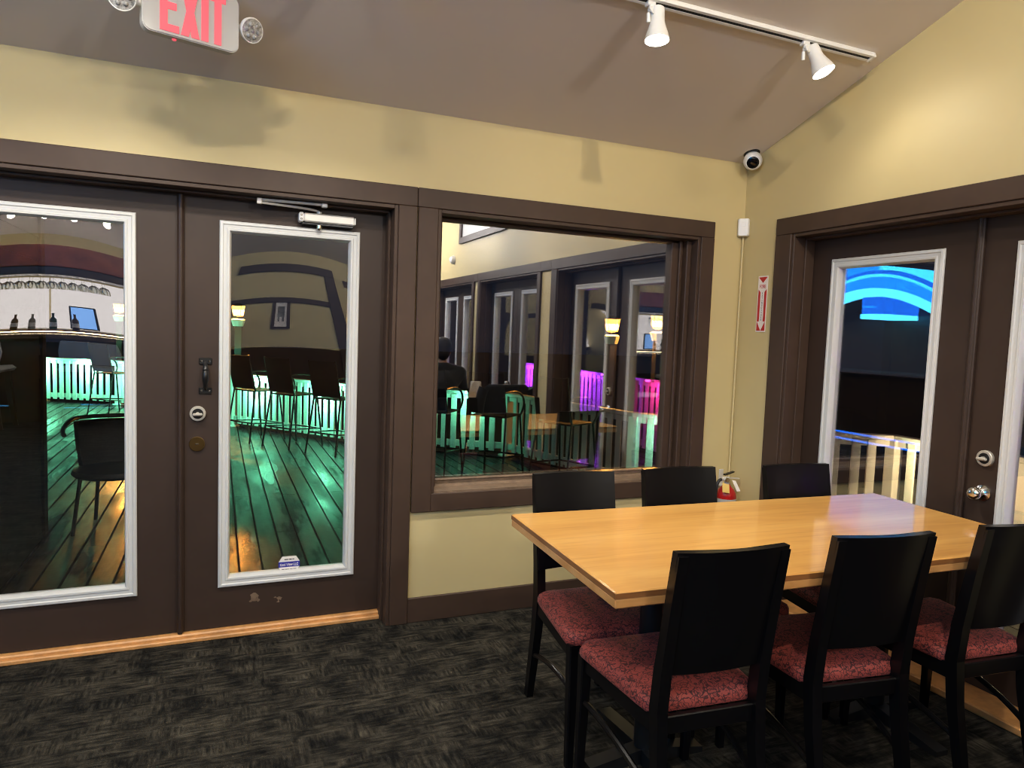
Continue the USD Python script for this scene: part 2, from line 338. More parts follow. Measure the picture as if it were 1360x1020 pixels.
# --- trim round the doors of wall A
T = -0.02
def frame_parts(wall, t, u0, u1, cas=0.10, head=0.09, left=True, right=True):
    c = 0.003
    obj('header_board', on(wall, box(u0 - (cas if left else 0), u1 + (cas if right else 0), T, 0, DH, DH + head, c)), M['brown'], t)
    if left: obj('casing_board', on(wall, box(u0 - cas, u0, T, 0, 0, DH, c)), M['brown'], t)
    if right: obj('casing_board', on(wall, box(u1, u1 + cas, T, 0, 0, DH, c)), M['brown'], t)
    j = 0.018
    obj('jamb', on(wall, box(u0, u0 + j, -0.012, W + 0.005, 0, DH, 0.002)), M['brown'], t)
    obj('jamb', on(wall, box(u1 - j, u1, -0.012, W + 0.005, 0, DH, 0.002)), M['brown'], t)
    obj('head_jamb', on(wall, box(u0 + j, u1 - j, -0.012, W + 0.005, DH - j, DH, 0.002)), M['brown'], t)
    for a in (u0 + j, u1 - j - 0.012): obj('door_stop', on(wall, box(a, a + 0.012, 0.06, 0.122, 0, DH - j, 0.002)), M['brown'], t)
    obj('door_stop', on(wall, box(u0 + j, u1 - j, 0.06, 0.122, DH - j - 0.012, DH - j, 0.002)), M['brown'], t)
t = thing('trim_1', 'dark brown frame round the glazed double doors left of the window', 'trim', kind='structure')
frame_parts('A', t, A_OP[0], A_OP[1], cas=0.09)
t = thing('trim_2', 'dark brown frame round the double doors beside the dining table', 'trim', kind='structure'); frame_parts('B', t, *B_OPS[0], cas=0.115)
t = thing('trim_3', 'dark brown frame round the middle double doors of the side wall', 'trim', kind='structure'); frame_parts('B', t, *B_OPS[1], cas=0.07)
t = thing('trim_4', 'dark brown frame round the rearmost double doors of the side wall', 'trim', kind='structure'); frame_parts('B', t, *B_OPS[2], cas=0.07)
# the strips of header that join one door frame to the next
obj('header_board', on('B', box(B_OPS[0][1] + 0.115, B_OPS[1][0] - 0.07, T, 0, DH, DH + 0.09, 0.003)), M['brown'], t)
obj('header_board', on('B', box(B_OPS[1][1] + 0.07, B_OPS[2][0] - 0.07, T, 0, DH, DH + 0.09, 0.003)), M['brown'], t)
t = thing('trim_5', 'pale oak threshold strip under the left double doors', 'threshold', kind='structure')
obj('oak_strip', box(A_OP[0] + 0.018, A_OP[1] - 0.018, 0.098, 0.15, 0, 0.034, 0.006), M['oak_th'], t)
obj('oak_strip', box(A_OP[0] + 0.018, A_OP[1] - 0.018, 0.078, 0.098, 0, 0.020, 0.004), M['oak_th'], t)
t = thing('trim_6', 'pale oak threshold strip at the doors beside the table', 'threshold', kind='structure')
for a, b in B_OPS: obj('oak_strip', on('B', box(a + 0.018, b - 0.018, -0.03, 0.15, 0, 0.034, 0.006)), M['oak_th'], t)
o = obj('baseboard_north', box(A_OP[1] + 0.09, -0.001, -0.015, 0, 0, 0.125, 0.003), M['brown']); tagp(o, 'dark brown baseboard below the window', 'baseboard', kind='structure')
t = thing('baseboard_east', 'dark brown baseboard pieces between the side wall door frames', 'baseboard', kind='structure')
for a, b in ((0.016, B_OPS[0][0] - 0.115), (B_OPS[0][1] + 0.115, B_OPS[1][0] - 0.07), (B_OPS[1][1] + 0.07, B_OPS[2][0] - 0.07), (B_OPS[2][1] + 0.07, -YS - 0.02)):
    obj('baseboard', on('B', box(a, b, -0.015, 0, 0, 0.125, 0.003)), M['brown'], t)
o = obj('baseboard_south', box(-3.6, -0.02, YS, YS + 0.015, 0, 0.125, 0.003), M['brown']); tagp(o, 'dark brown baseboard along the rear wall', 'baseboard', kind='structure')
o = obj('baseboard_west', box(XW, XW + 0.015, YS + 0.02, -0.02, 0, 0.125, 0.003), M['brown']); tagp(o, 'dark brown baseboard along the left end wall', 'baseboard', kind='structure')
# caulk bead and crack where wall meets ceiling
# --- window of wall A
def bow_pane(u0, u1, z0, z1, d, bow, th=0.006, nu=28, nz=44):
    """Glass sheet; bow > 0 is bowed away from the room."""
    U, Z = np.meshgrid(np.linspace(u0, u1, nu), np.linspace(z0, z1, nz), indexing='ij')
    a, b = (2 * U - u0 - u1) / (u1 - u0), (2 * Z - z0 - z1) / (z1 - z0)
    D = d + bow * (1 - a ** 2) * (1 - b ** 2)
    V = np.vstack([np.stack([U, D, Z], -1).reshape(-1, 3), np.stack([U, D + th, Z], -1).reshape(-1, 3)]); N = nu * nz; F = []
    for i in range(nu - 1):
        for k in range(nz - 1):
            A, B, C, E = i * nz + k, (i + 1) * nz + k, (i + 1) * nz + k + 1, i * nz + k + 1
            F += [(A, B, C), (A, C, E), (N + A, N + C, N + B), (N + A, N + E, N + C)]
    rim = [i * nz for i in range(nu)] + [(nu - 1) * nz + k for k in range(1, nz)] + [i * nz + nz - 1 for i in range(nu - 2, -1, -1)] + [k for k in range(nz - 2, 0, -1)]
    for q, r in zip(rim, rim[1:] + rim[:1]): F += [(q, N + r, r), (q, N + q, N + r)]
    return trimesh.Trimesh(V, F, process=False)

w = thing('window_1', 'large fixed window in a deep dark brown frame reflecting the side doors', 'window', kind='structure')
x0, x1, z0, z1 = A_WIN
obj('head_casing', box(A_OP[1] + 0.092, x1 + 0.09, T, 0, z1, z1 + 0.09, 0.003), M['brown'], w)
obj('side_casing', box(x0 - 0.097, x0, T, 0, z0 - 0.09, z1, 0.003), M['brown'], w)
obj('side_casing', box(x1, x1 + 0.09, T, 0, z0 - 0.09, z1, 0.003), M['brown'], w)
obj('apron_casing', box(x0, x1, T, 0, z0 - 0.09, z0, 0.003), M['brown'], w)
j = 0.018
obj('jamb', box(x0, x0 + j, -0.012, W, z0, z1, 0.002), M['brown'], w); obj('jamb', box(x1 - j, x1, -0.012, W, z0, z1, 0.002), M['brown'], w)
obj('head_jamb', box(x0 + j, x1 - j, -0.012, W, z1 - j, z1, 0.002), M['brown'], w)
obj('sill', poly(sg.Polygon([(-0.012, z0), (0.17, z0), (0.17, z0 + 0.03), (0.075, z0 + 0.026), (0.06, z0 + 0.016), (-0.012, z0 + 0.010)]), x0 + j, x1 - j, 'x'), M['pale'], w)
# sash frame set back in the opening, with stepped stops
GY = 0.115
for a, b, pn in ((x0 + j, x0 + j + 0.022, 'stop'), (x1 - j - 0.03, x1 - j, 'stop')):
    obj(pn, box(a, b, 0.045, 0.09, z0 + 0.02, z1 - j, 0.004), M['brown'], w)
for a, b in ((x0 + j, x0 + j + 0.028), (x1 - j - 0.105, x1 - j)):
    obj('sash_stile', box(a, b, 0.088, 0.15, z0 + 0.02, z1 - j, 0.005), M['brown'], w)
obj('sash_stop', box(x1 - j - 0.062, x1 - j - 0.044, 0.07, 0.09, z0 + 0.02, z1 - j, 0.004), M['brown'], w)
obj('sash_rail', box(x0 + j, x1 - j, 0.088, 0.15, z1 - j - 0.018, z1 - j, 0.004), M['brown'], w)
obj('sash_rail', box(x0 + j, x1 - j, 0.088, 0.15, z0 + 0.024, z0 + 0.044, 0.004), M['pale'], w)
obj('glazing_bead', tube([(x0 + j, 0.085, z0 + 0.047), (x1 - j, 0.085, z0 + 0.047)], 0.006, 8), M['pale'], w, smooth=40)
obj('glass_pane', bow_pane(x0 + j, x1 - j, z0 + 0.03, z1 - j, GY, 0.0006), M['glassW'], w, smooth=40)

# --- door leaves
FR = [(0.0, 0.131), (0.0, 0.121), (0.004, 0.116), (0.014, 0.114), (0.018, 0.118), (0.030, 0.119), (0.034, 0.116), (0.042, 0.117), (0.048, 0.128), (0.050, 0.150)]
def frame_ring(u0, u1, z0, z1, prof):
    secs = []
    for t, d in prof: secs.append([(u0 + t, d, z0 + t), (u1 - t, d, z0 + t), (u1 - t, d, z1 - t), (u0 + t, d, z1 - t)])
    S = np.array(secs); k = len(S); V = S.reshape(-1, 3); F = []
    for i in range(k - 1):
        for q in range(4):
            r = (q + 1) % 4; A, B, C, D = i * 4 + q, i * 4 + r, (i + 1) * 4 + r, (i + 1) * 4 + q
            F += [(A, B, C), (A, C, D)]
    return trimesh.Trimesh(V, F, process=False)

def leaf(name, label, wall, u0, u1, f0, f1, fz=(0.228, 1.9036), z=(0.037, DH - 0.022), glass='glass', bow=0.0038, hinge=None):
    d = thing(name, label, 'door', kind='structure')
    hole = sg.box(f0 + 0.012, fz[0] + 0.012, f1 - 0.012, fz[1] - 0.012)
    obj('leaf_panel', on(wall, poly(sg.box(u0, z[0], u1, z[1]) - hole, 0.128, 0.172, 'y')), M['brown_door'], d)
    obj('lite_frame', on(wall, frame_ring(f0, f1, fz[0], fz[1], FR)), M['white'], d, smooth=25)
    outer = frame_ring(f0, f1, fz[0], fz[1], [(t, 0.30 - y) for t, y in FR]); outer.invert()
    obj('lite_frame', on(wall, outer), M['white'], d, smooth=25)
    obj('glass_pane', on(wall, bow_pane(f0 + 0.049, f1 - 0.049, fz[0] + 0.049, fz[1] - 0.049, 0.147, bow)), M[glass], d, smooth=60)
    return d

AST = -2.966
d1 = leaf('door_1', 'left glazed door leaf with white lite frame reflecting the bar', 'A', A_OP[0] + 0.02, AST - 0.006, -3.768, -3.1467)
d2 = leaf('door_2', 'glazed door leaf with door closer and small round sticker', 'A', AST - 0.002, A_OP[1] - 0.02, -2.8179, -2.1969)
obj('astragal', cat(box(AST - 0.022, AST + 0.006, 0.108, 0.128, 0.037, DH - 0.022, 0.005), tube([(AST - 0.008, 0.110, 0.037), (AST - 0.008, 0.110, DH - 0.022)], 0.010, 10)), M['brown_door'], d1, smooth=30)
d3 = leaf('door_3', 'glazed door leaf beside the dining table with blue light in its glass', 'B', 0.412, 1.318, 0.5421, 1.1585, fz=(0.228, 1.892), glass='glassB', bow=0.0004)
d4 = leaf('door_4', 'glazed door leaf with knob and thumb-turn lock right of the table', 'B', 1.322, 2.145, 1.462, 2.052, fz=(0.228, 1.892), glass='glassB')
obj('astragal', on('B', cat(box(1.300, 1.332, 0.108, 0.128, 0.037, DH - 0.022, 0.005), tube([(1.316, 0.110, 0.037), (1.316, 0.110, DH - 0.022)], 0.010, 10))), M['brown_door'], d3, smooth=30)
n = 5
lab = {5: 'glazed leaf nearest the table in the middle side doors', 6: 'glazed leaf farther from the table in the middle side doors', 7: 'glazed leaf nearer the table in the rearmost side doors', 8: 'glazed leaf at the far end of the rearmost side doors'}
for a, b in B_OPS[1:]:
    mid = (a + b) / 2
    for u0, u1 in ((a + 0.02, mid - 0.002), (mid + 0.002, b - 0.02)):
        c = (u0 + u1) / 2; dd = leaf(f'door_{n}', lab[n], 'B', u0, u1, c - 0.27, c + 0.27, fz=(0.228, 1.892), glass='glassB', bow=0.003)
        if u0 > mid: obj('door_knob', on('B', move(trimesh.creation.icosphere(2, 0.03), (u0 + 0.07, 0.07, 0.9))), M['chrome'], dd, smooth=True)
        n += 1

# hardware of door 2: pull handle, thumb turn, cylinder, closer, sticker, scuffs
def disc_d(r, d0, d1, u, z, n=28, bev=0.002):       # a disc facing the room, d0 is the room side
    m = lathe([(0, d0), (r - bev, d0), (r, d0 + bev), (r, d1), (0, d1)], n); v = m.vertices[:, [0, 2, 1]]; m = trimesh.Trimesh(v, m.faces[:, ::-1]); m.fix_normals(); return move(m, (u, 0, z))
h = obj('pull_handle', cat(tube(bez([(-2.873, 0.122, 1.268), (-2.873, 0.078, 1.255), (-2.873, 0.078, 1.165), (-2.873, 0.122, 1.15)], 16), np.array([0.007, 0.008, 0.009, 0.0095, 0.010, 0.0115, 0.013, 0.0135, 0.0135, 0.013, 0.0115, 0.010, 0.0095, 0.009, 0.008, 0.007]), 12),
        move(trimesh.creation.torus(0.010, 0.003), (-2.873, 0.088, 1.24))), M['blackmetal'], d2, smooth=40)
for z_ in (1.275, 1.142): obj('handle_plate', box(-2.900, -2.846, 0.121, 0.128, z_ - 0.015, z_ + 0.015, 0.003), M['blackmetal'], h)
for u_, z_ in ((-2.889, 1.275), (-2.857, 1.275), (-2.889, 1.142), (-2.857, 1.142)): obj('screw', disc_d(0.005, 0.1195, 0.122, u_, z_, 10), M['chrome'], h)
def thumb_turn(wall, par, u, z):
    k = obj('deadbolt_rose', on(wall, disc_d(0.0335, 0.112, 0.128, u, z)), M['nickel'], par, smooth=30)
    obj('rose_recess', on(wall, disc_d(0.0235, 0.1105, 0.113, u, z)), M['blackmetal'], k, smooth=30)
    tt = cat(box(u - 0.021, u + 0.021, 0.088, 0.104, z - 0.008, z + 0.004, 0.004), move(trimesh.creation.cylinder(0.008, 0.012, sections=16), (u, 0.106, z), (math.pi / 2, (1, 0, 0))))
    obj('thumb_turn', on(wall, tt), M['nickel'], k)
thumb_turn('A', d2, -2.904, 1.040)
k = obj('lock_rose', cat(disc_d(0.033, 0.118, 0.128, -2.907, 0.902)), M['brass'], d2, smooth=30)
obj('lock_slot', box(-2.915, -2.899, 0.113, 0.119, 0.899, 0.906, 0.002), M['chrome'], k)
cl = obj('door_closer', box(-2.463, -2.232, 0.072, 0.126, 1.925, 1.966, 0.006), M['alu'], d2)
obj('closer_end_cap', box(-2.484, -2.462, 0.070, 0.127, 1.924, 1.967, 0.005), M['whiteplastic'], cl)
obj('closer_end_cap', box(-2.233, -2.226, 0.075, 0.125, 1.929, 1.962, 0.003), M['whiteplastic'], cl)
obj('closer_base', box(-2.47, -2.235, 0.088, 0.128, 1.914, 1.926, 0.003), M['blackmetal'], cl)
for z_ in (1.937, 1.954): obj('screw', disc_d(0.005, 0.067, 0.071, -2.473, z_, 10), M['chrome'], cl)
obj('adjuster_nut', cat(move(trimesh.creation.cylinder(0.013, 0.014, sections=20), (-2.392, 0.098, 1.909)), move(trimesh.creation.icosphere(2, 0.011), (-2.392, 0.098, 1.902))), M['chrome'], cl, smooth=40)
obj('closer_arm', cat(tube([(-2.392, 0.098, 1.966), (-2.392, 0.098, 1.977)], 0.012, 14), tube(bez([(-2.392, 0.098, 1.978), (-2.43, 0.085, 1.986), (-2.46, 0.07, 1.984), (-2.655, 0.035, 1.985)], 14), 0.0055, 8)), M['alu'], cl, smooth=40)
obj('closer_forearm', cat(tube([(-2.66, 0.035, 1.997), (-2.372, 0.045, 2.004)], 0.0065, 10), box(-2.668, -2.645, 0.027, 0.043, 1.978, 2.004, 0.003), box(-2.39, -2.362, 0.036, 0.056, 1.990, 2.013, 0.004)), M['alu'], cl, smooth=30)
# sticker on the glass, seven sided plate look with a blue band
sx, sz, sw, sh = -2.501, 0.302, 0.0485, 0.039
st = obj('sticker', poly(sg.Polygon([(sx - sw, sz - 0.011), (sx - 0.032, sz - sh), (sx + 0.032, sz - sh), (sx + sw, sz - 0.011), (sx + sw, sz + 0.013), (sx + 0.032, sz + sh), (sx - 0.032, sz + sh), (sx - sw, sz + 0.013)]), 0.1435, 0.1445, 'y'), M['signwhite'], d2)
obj('sticker_band', poly(sg.box(sx - sw - 0.0005, sz - 0.012, sx + sw + 0.0005, sz + 0.013), 0.1425, 0.1436, 'y'), M['blueprint'], st)
def text_xz(s, h, u, z, d, wide=None, depth=0.0008, bold=False):
    m = meshkit.text_mesh(s, h, depth, bold); b = m.bounds; c = (b[0] + b[1]) / 2
    v = m.vertices - c
    if wide: v[:, 0] *= wide / (b[1][0] - b[0][0])
    v = np.stack([v[:, 0] + u, d - v[:, 2] , v[:, 1] + z], 1)
    m = trimesh.Trimesh(v, m.faces, process=False); return m
obj('sticker_lettering', text_xz('Kool View LLC', 0.0125, sx, sz, 0.1422, 0.084, bold=True), M['signwhite'], st)
for zz, us in ((sz + 0.0245, ((-0.022, -0.004), (-0.001, 0.012), (0.015, 0.023))), (sz - 0.0245, ((-0.034, -0.022), (-0.018, 0.0), (0.003, 0.016), (0.019, 0.033)))):
    obj('sticker_small_print', cat(*[box(sx + a_, sx + b_, 0.1430, 0.1436, zz - 0.0022, zz + 0.0022) for a_, b_ in us]), M['ink'], st)
for k, (u_, z_, w_) in enumerate(((-2.66, 0.165, 0.030), (-2.645, 0.150, 0.018), (-2.672, 0.148, 0.012), (-2.545, 0.145, 0.016), (-2.55, 0.130, 0.010), (-2.565, 0.152, 0.008))):
    pts = [(u_ + w_ * RNG.uniform(0.25, 1.0) * math.cos(a), z_ + w_ * RNG.uniform(0.25, 0.8) * math.sin(a)) for a in np.linspace(0, 6.28, 12)[:-1]]
    obj('paint_chip', poly(sg.Polygon(pts).buffer(0), 0.1276, 0.1282, 'y'), M['pale'], d2)
# knob and thumb turn of door 4
thumb_turn('B', d4, 1.408, 1.004)
kn = lathe([(0, 0.0), (0.017, 0.002), (0.026, 0.010), (0.029, 0.022), (0.026, 0.034), (0.016, 0.044), (0.0125, 0.052), (0.0125, 0.062), (0.020, 0.068), (0.033, 0.072), (0.034, 0.080), (0, 0.080)], 32)
kn = trimesh.Trimesh(kn.vertices[:, [0, 2, 1]], kn.faces[:, ::-1]); kn.fix_normals()
obj('door_knob', on('B', move(kn, (1.408, 0.048, 0.858))), M['chrome'], d4, smooth=50)

# ================================================================== DINING TABLE AND CHAIRS
TH = -2.9
def make_table(loc, rz, label):
    t = thing('dining_table', label, 'table', loc, rz)
    L, D, Z = 0.89, 0.407, 0.775
    obj('tabletop', box(-L, L, -D, D, Z - 0.02, Z, 0.0035), M['tabletop'], t)
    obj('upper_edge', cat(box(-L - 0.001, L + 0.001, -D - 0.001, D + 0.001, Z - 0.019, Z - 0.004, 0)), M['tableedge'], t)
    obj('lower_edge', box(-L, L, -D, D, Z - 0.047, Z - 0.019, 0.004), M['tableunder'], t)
    for x in (-0.52, 0.52):
        obj('pedestal_column', cat(move(trimesh.creation.cylinder(0.038, 0.66, sections=24), (x, 0, 0.37)), box(x - 0.25, x + 0.25, -0.03, 0.03, 0.69, 0.728, 0.005), box(x - 0.03, x + 0.03, -0.25, 0.25, 0.69, 0.728, 0.005)), M['blackmetal'], t, smooth=30)
        obj('pedestal_foot', cat(hull([(x - 0.028, -0.30, 0), (x + 0.028, -0.30, 0), (x - 0.028, 0.30, 0), (x + 0.028, 0.30, 0), (x - 0.028, -0.30, 0.02), (x + 0.028, -0.30, 0.02), (x - 0.028, 0.30, 0.02), (x + 0.028, 0.30, 0.02), (x - 0.028, 0, 0.055), (x + 0.028, 0, 0.055)]),
            hull([(x - 0.22, -0.028, 0), (x - 0.22, 0.028, 0), (x + 0.22, -0.028, 0), (x + 0.22, 0.028, 0), (x - 0.22, -0.028, 0.02), (x - 0.22, 0.028, 0.02), (x + 0.22, -0.028, 0.02), (x + 0.22, 0.028, 0.02), (x, -0.028, 0.055), (x, 0.028, 0.055)])), M['blackmetal'], t)
    return t
table = make_table((-0.935, -1.374, 0), TH, 'long pale wooden dining table with chairs in front of the window')

def cushion():
    """Upholstered seat pad: rounded trapezoid, crowned."""
    out = []
    def ring(s, z):
        P = []
        wf, wr, yf, yr, r = 0.228, 0.180, 0.200, -0.200, 0.035
        base = sg.Polygon([(-wf, yf), (wf, yf), (wr, yr), (-wr, yr)]).buffer(-r).buffer(r, quad_segs=5).buffer(-s) if s >= 0 else None
        c = np.array(base.exterior.coords)[:-1]
        ang = np.linspace(0, 2 * np.pi, 48, endpoint=False)
        for a in ang:
            ray = sg.LineString([(0, 0), (2 * math.cos(a), 2 * math.sin(a))]); q = base.exterior.intersection(ray)
            q = q if q.geom_type == 'Point' else list(q.geoms)[0]
            P.append((q.x, q.y, z))
        return P
    return loft([ring(0.004, 0.422), ring(0.0, 0.430), ring(0.0, 0.446), ring(0.006, 0.460), ring(0.02, 0.469), ring(0.05, 0.475), ring(0.10, 0.479)])

def back_panel():
    secs = []
    for z in np.linspace(0.545, 0.905, 9):
        f = (z - 0.47) / 0.435; yc = -0.212 - 0.085 * f; hw = 0.170 + 0.005 * f; pts = []
        for x in np.linspace(-hw, hw, 15): pts.append((x, yc - 0.012 + 0.020 * (x / hw) ** 2 - 0.004, z))
        for x in np.linspace(hw, -hw, 15): pts.append((x, yc + 0.012 + 0.020 * (x / hw) ** 2 - 0.004, z))
        secs.append(pts)
    return loft(secs)

def make_chair(loc, rz, label, group):
    t = thing('dining_chair', label, 'chair', loc, rz, group)
    obj('seat', cushion(), M['fabric'], t, smooth=50)
    obj('backrest', back_panel(), M['black'], t, smooth=35)
    for s in (-1, 1):
        obj('leg', taper_leg((s * 0.198, 0.178, 0.425), (s * 0.200, 0.185, 0), (0.019, 0.019), (0.013, 0.013)), M['black'], t)
        secs = []
        for z, y, hx, hy in ((0.0, -0.285, 0.013, 0.015), (0.12, -0.262, 0.015, 0.017), (0.30, -0.228, 0.016, 0.020), (0.44, -0.214, 0.017, 0.022), (0.56, -0.226, 0.017, 0.020), (0.74, -0.258, 0.016, 0.015), (0.895, -0.288, 0.015, 0.011)):
            x = s * (0.158 + 0.001 * (z / 0.9)); secs.append([(x - hx, y - hy, z), (x + hx, y - hy, z), (x + hx, y + hy, z), (x - hx, y + hy, z)])
        obj('leg', loft(secs), M['black'], t)
        obj('side_rail', hull([(s * a, b, z) for a, b in ((0.188, 0.175), (0.208, 0.175), (0.150, -0.205), (0.170, -0.205)) for z in (0.372, 0.424)]), M['black'], t)
        obj('stretcher', tube(bez([(s * 0.199, 0.178, 0.265), (s * 0.190, 0.02, 0.275), (s * 0.180, -0.14, 0.235), (s * 0.158, -0.245, 0.185)], 12), 0.010, 8), M['black'], t, smooth=40)
    obj('front_rail', box(-0.19, 0.19, 0.168, 0.188, 0.372, 0.424, 0.003), M['black'], t)
    obj('rear_rail', box(-0.15, 0.15, -0.224, -0.204, 0.372, 0.424, 0.003), M['black'], t)
    return t
G1 = 'black dining chairs at the table by the window'
chair0 = make_chair((-1.535, -1.565, 0), -4.5, 'black chair with patterned red seat at the front left of the table', G1)
dup(chair0, (-0.98, -1.588, 0), -7.5, 'black red-seated chair in the middle of the front side of the table', G1)
dup(chair0, (-0.415, -1.622, 0), -5.0, 'black red-seated chair at the front right, cut by the picture edge', G1)
dup(chair0, (-1.517, -1.125, 0), 177.5, 'black chair with red seat behind the table at its left corner', G1)
dup(chair0, (-1.025, -1.140, 0), 176.5, 'black chair back showing before the window over the middle of the table', G1)
dup(chair0, (-0.425, -1.195, 0), 176.5, 'black chair behind the table beside the side door frame', G1)

# ================================================================== CEILING FIXTURES
CN = np.array([0, -SL, -1.0]); CN /= np.linalg.norm(CN)      # ceiling normal, into the room
def ceil_pt(x, y, off=0.0): return np.array([x, y, ceil_z(y)]) + (CN * [1, 1 if y > RY else -1, 1]) * off

def track(name, label, y, xa, xb):
    t = thing(name, label, 'track light rail')
    a = math.atan(SL) * (1 if y > RY else -1)
    def place(m):
        m.apply_transform(trimesh.transformations.rotation_matrix(-a, (1, 0, 0))); m.apply_translation((0, y, ceil_z(y))); return m
    obj('rail_channel', place(cat(box(xa, xb, -0.019, 0.019, -0.006, 0, 0.001), box(xa, xb, -0.019, -0.013, -0.022, -0.006, 0.001), box(xa, xb, 0.013, 0.019, -0.022, -0.006, 0.001),
                                  box(xa, xb, -0.014, -0.007, -0.022, -0.0195), box(xa, xb, 0.007, 0.014, -0.022, -0.0195))), M['whiteplastic'], t)
    obj('conductor_slot', place(box(xa + 0.002, xb - 0.002, -0.0125, 0.0125, -0.017, -0.0065)), M['ink'], t)
    obj('end_cap', place(box(xb - 0.006, xb + 0.014, -0.021, 0.021, -0.024, 0, 0.003)), M['whiteplastic'], t)
    obj('end_screw', place(box(xb + 0.004, xb + 0.010, 0.012, 0.018, -0.027, -0.024)), M['chrome'], t)
    return t
track('track_rail', 'white ceiling track rail above the dining table carrying lit lamp heads', -0.885, -4.6, -0.105)
track('track_rail', 'white ceiling track rail behind the camera', -3.45, -6.3, -0.5)

HEAD = [(0.0, 0.0), (0.020, 0.002), (0.0265, 0.008), (0.028, 0.020), (0.028, 0.060), (0.030, 0.075), (0.035, 0.095), (0.042, 0.118), (0.0465, 0.136), (0.048, 0.148), (0.0465, 0.148), (0.0455, 0.1455), (0.0, 0.1455)]
def track_head(x, y, aim, label, power=1.0, cone=62, group='lit white lamp heads on the ceiling tracks', light=True, color=WARM, r=0.04, lz=-0.175):
    """aim: direction the lamp points. The housing hangs on a gimbal beneath the track."""
    aim = np.asarray(aim, float); aim /= np.linalg.norm(aim)
    top = ceil_pt(x, y, 0.024); piv = top + np.array([0.022, 0, -0.008])
    Mx = align(aim); Mx[:3, 3] = piv
    t = thing('track_light_head', label, 'spotlight', group=group, matrix=Mx)
    inv = np.linalg.inv(Mx)
    def loc(m): m.apply_transform(inv); return m
    prof = [(r, -z * 0.9) for r, z in HEAD]
    hs = lathe(prof, 36); hs.fix_normals()
    obj('housing', hs, M['whiteplastic'], t, smooth=35)
    obj('lamp_lens', lathe([(0.0, -0.143), (0.020, -0.142), (0.036, -0.138), (0.0462, -0.132), (0.0455, -0.130), (0.0, -0.130)], 36), M['lens'], t, smooth=30)
    gb = cat(box(top[0] - 0.024, top[0] + 0.012, y - 0.015, y + 0.015, top[2] - 0.012, top[2] + 0.012, 0.004), tube([top + [-0.006, 0, -0.008], top + [-0.006, 0, -0.035]], 0.011, 14), tube([top + [-0.016, 0, -0.030], piv], 0.009, 12),
             move(trimesh.creation.torus(0.013, 0.004), top + [-0.008, -0.012, -0.03], (1.2, (1, 0.4, 0))))
    obj('swivel_arm', loc(gb), M['whiteplastic'], t, smooth=35)
    obj('lock_knob', loc(tube([top + [-0.018, 0, -0.04], top + [-0.016, 0, -0.075]], 0.0075, 12)), M['whiteplastic'], t, smooth=35)
    if light: spot_light(str(t.GetPath()) + '/lamp_light', SPOT * power, color, cone=cone, r=r, z=lz)
    return t
track_head(-1.275, -0.885, (-0.03, -0.10, -1), 'lit white track spotlight pointing straight down, left of two', 1.0)
track_head(-0.485, -0.885, (0.26, -0.36, -0.90), 'lit white track spotlight tilted to the side wall at the rail end', 0.07, cone=72, r=0.05)
for k, (x, aim) in enumerate(((-2.45, (0.0, 0.15, -1)), (-3.2, (-0.1, 0.2, -1)), (-3.95, (0.0, 0.1, -1)))):
    track_head(x, -0.885, aim, ('lit track spotlight on the front rail outside the picture, right one', 'lit track spotlight on the front rail outside the picture, middle one', 'lit track spotlight on the front rail outside the picture, left one')[k], 0.7)
for k, (x, aim, pw) in enumerate(((-3.74, (0.25, 1.0, -0.36), 1.3), (-3.48, (0.18, 1.0, -0.36), 1.3), (-2.0, (0.62, 0.8, -0.58), 2.2), (-1.75, (0.9, 0.05, -0.45), 1.0), (-0.9, (0.75, -0.75, -0.5), 1.6))):  # unseen heads: left pair split to soften the sign shadow, others added as fill
    track_head(x, -3.45, aim, 'lit unseen track spotlight on the rear rail, number %s from its left end' % ('one', 'two', 'three', 'four', 'five')[k], pw, cone=(75, 75, 38, 52, 52)[k], color=COOL if k > 2 else (1.0, 0.87, 0.66), r=0.085 if k < 2 else 0.04, lz=-0.26 if k < 2 else -0.175)

# exit sign with two emergency lamp heads, hung from the slope
SX, SY, SZ = -2.915, -0.52, 2.515
e = thing('exit_sign', 'white exit sign with glowing red letters and two round emergency lamps', 'exit sign', (SX, SY, SZ), 17.0)
face = sg.box(-0.158, -0.098, 0.158, 0.098).buffer(-0.03).buffer(0.03, quad_segs=6)
obj('housing', cat(poly(face.buffer(-0.003), -0.024, -0.020, 'y'), poly(face, -0.020, 0.012, 'y'), poly(face.buffer(-0.006), 0.012, 0.026, 'y')), M['signface'], e)
def quad(*p): return sg.Polygon(p)
h0, h1, sk = -0.086, 0.082, 0.0235
LE = unary_union([sg.box(-0.104, h0, -0.104 + sk, h1), sg.box(-0.104, h0, -0.044, h0 + sk), sg.box(-0.104, h1 - sk, -0.044, h1), sg.box(-0.104, -0.013, -0.052, 0.0105)])
LX = unary_union([quad((-0.038, h0), (-0.013, h0), (0.022, h1), (-0.003, h1)), quad((-0.003, h0), (0.022, h0), (-0.013, h1), (-0.038, h1))])
LI = sg.box(0.0285, h0, 0.0285 + sk, h1)
LT = unary_union([sg.box(0.072, h0, 0.072 + sk, h1), sg.box(0.058, h1 - sk, 0.110, h1)])
for L_, nm in ((LE, 'E'), (LX, 'X'), (LI, 'I'), (LT, 'T')): obj('letter', poly(L_, -0.0272, -0.0238, 'y'), M['exitred'], e, label='glowing red letter ' + nm)
obj('test_button', box(-0.060, -0.046, -0.006, 0.006, -0.104, -0.096, 0.003), M['exitred'], e, label='small red test lamp under the sign')
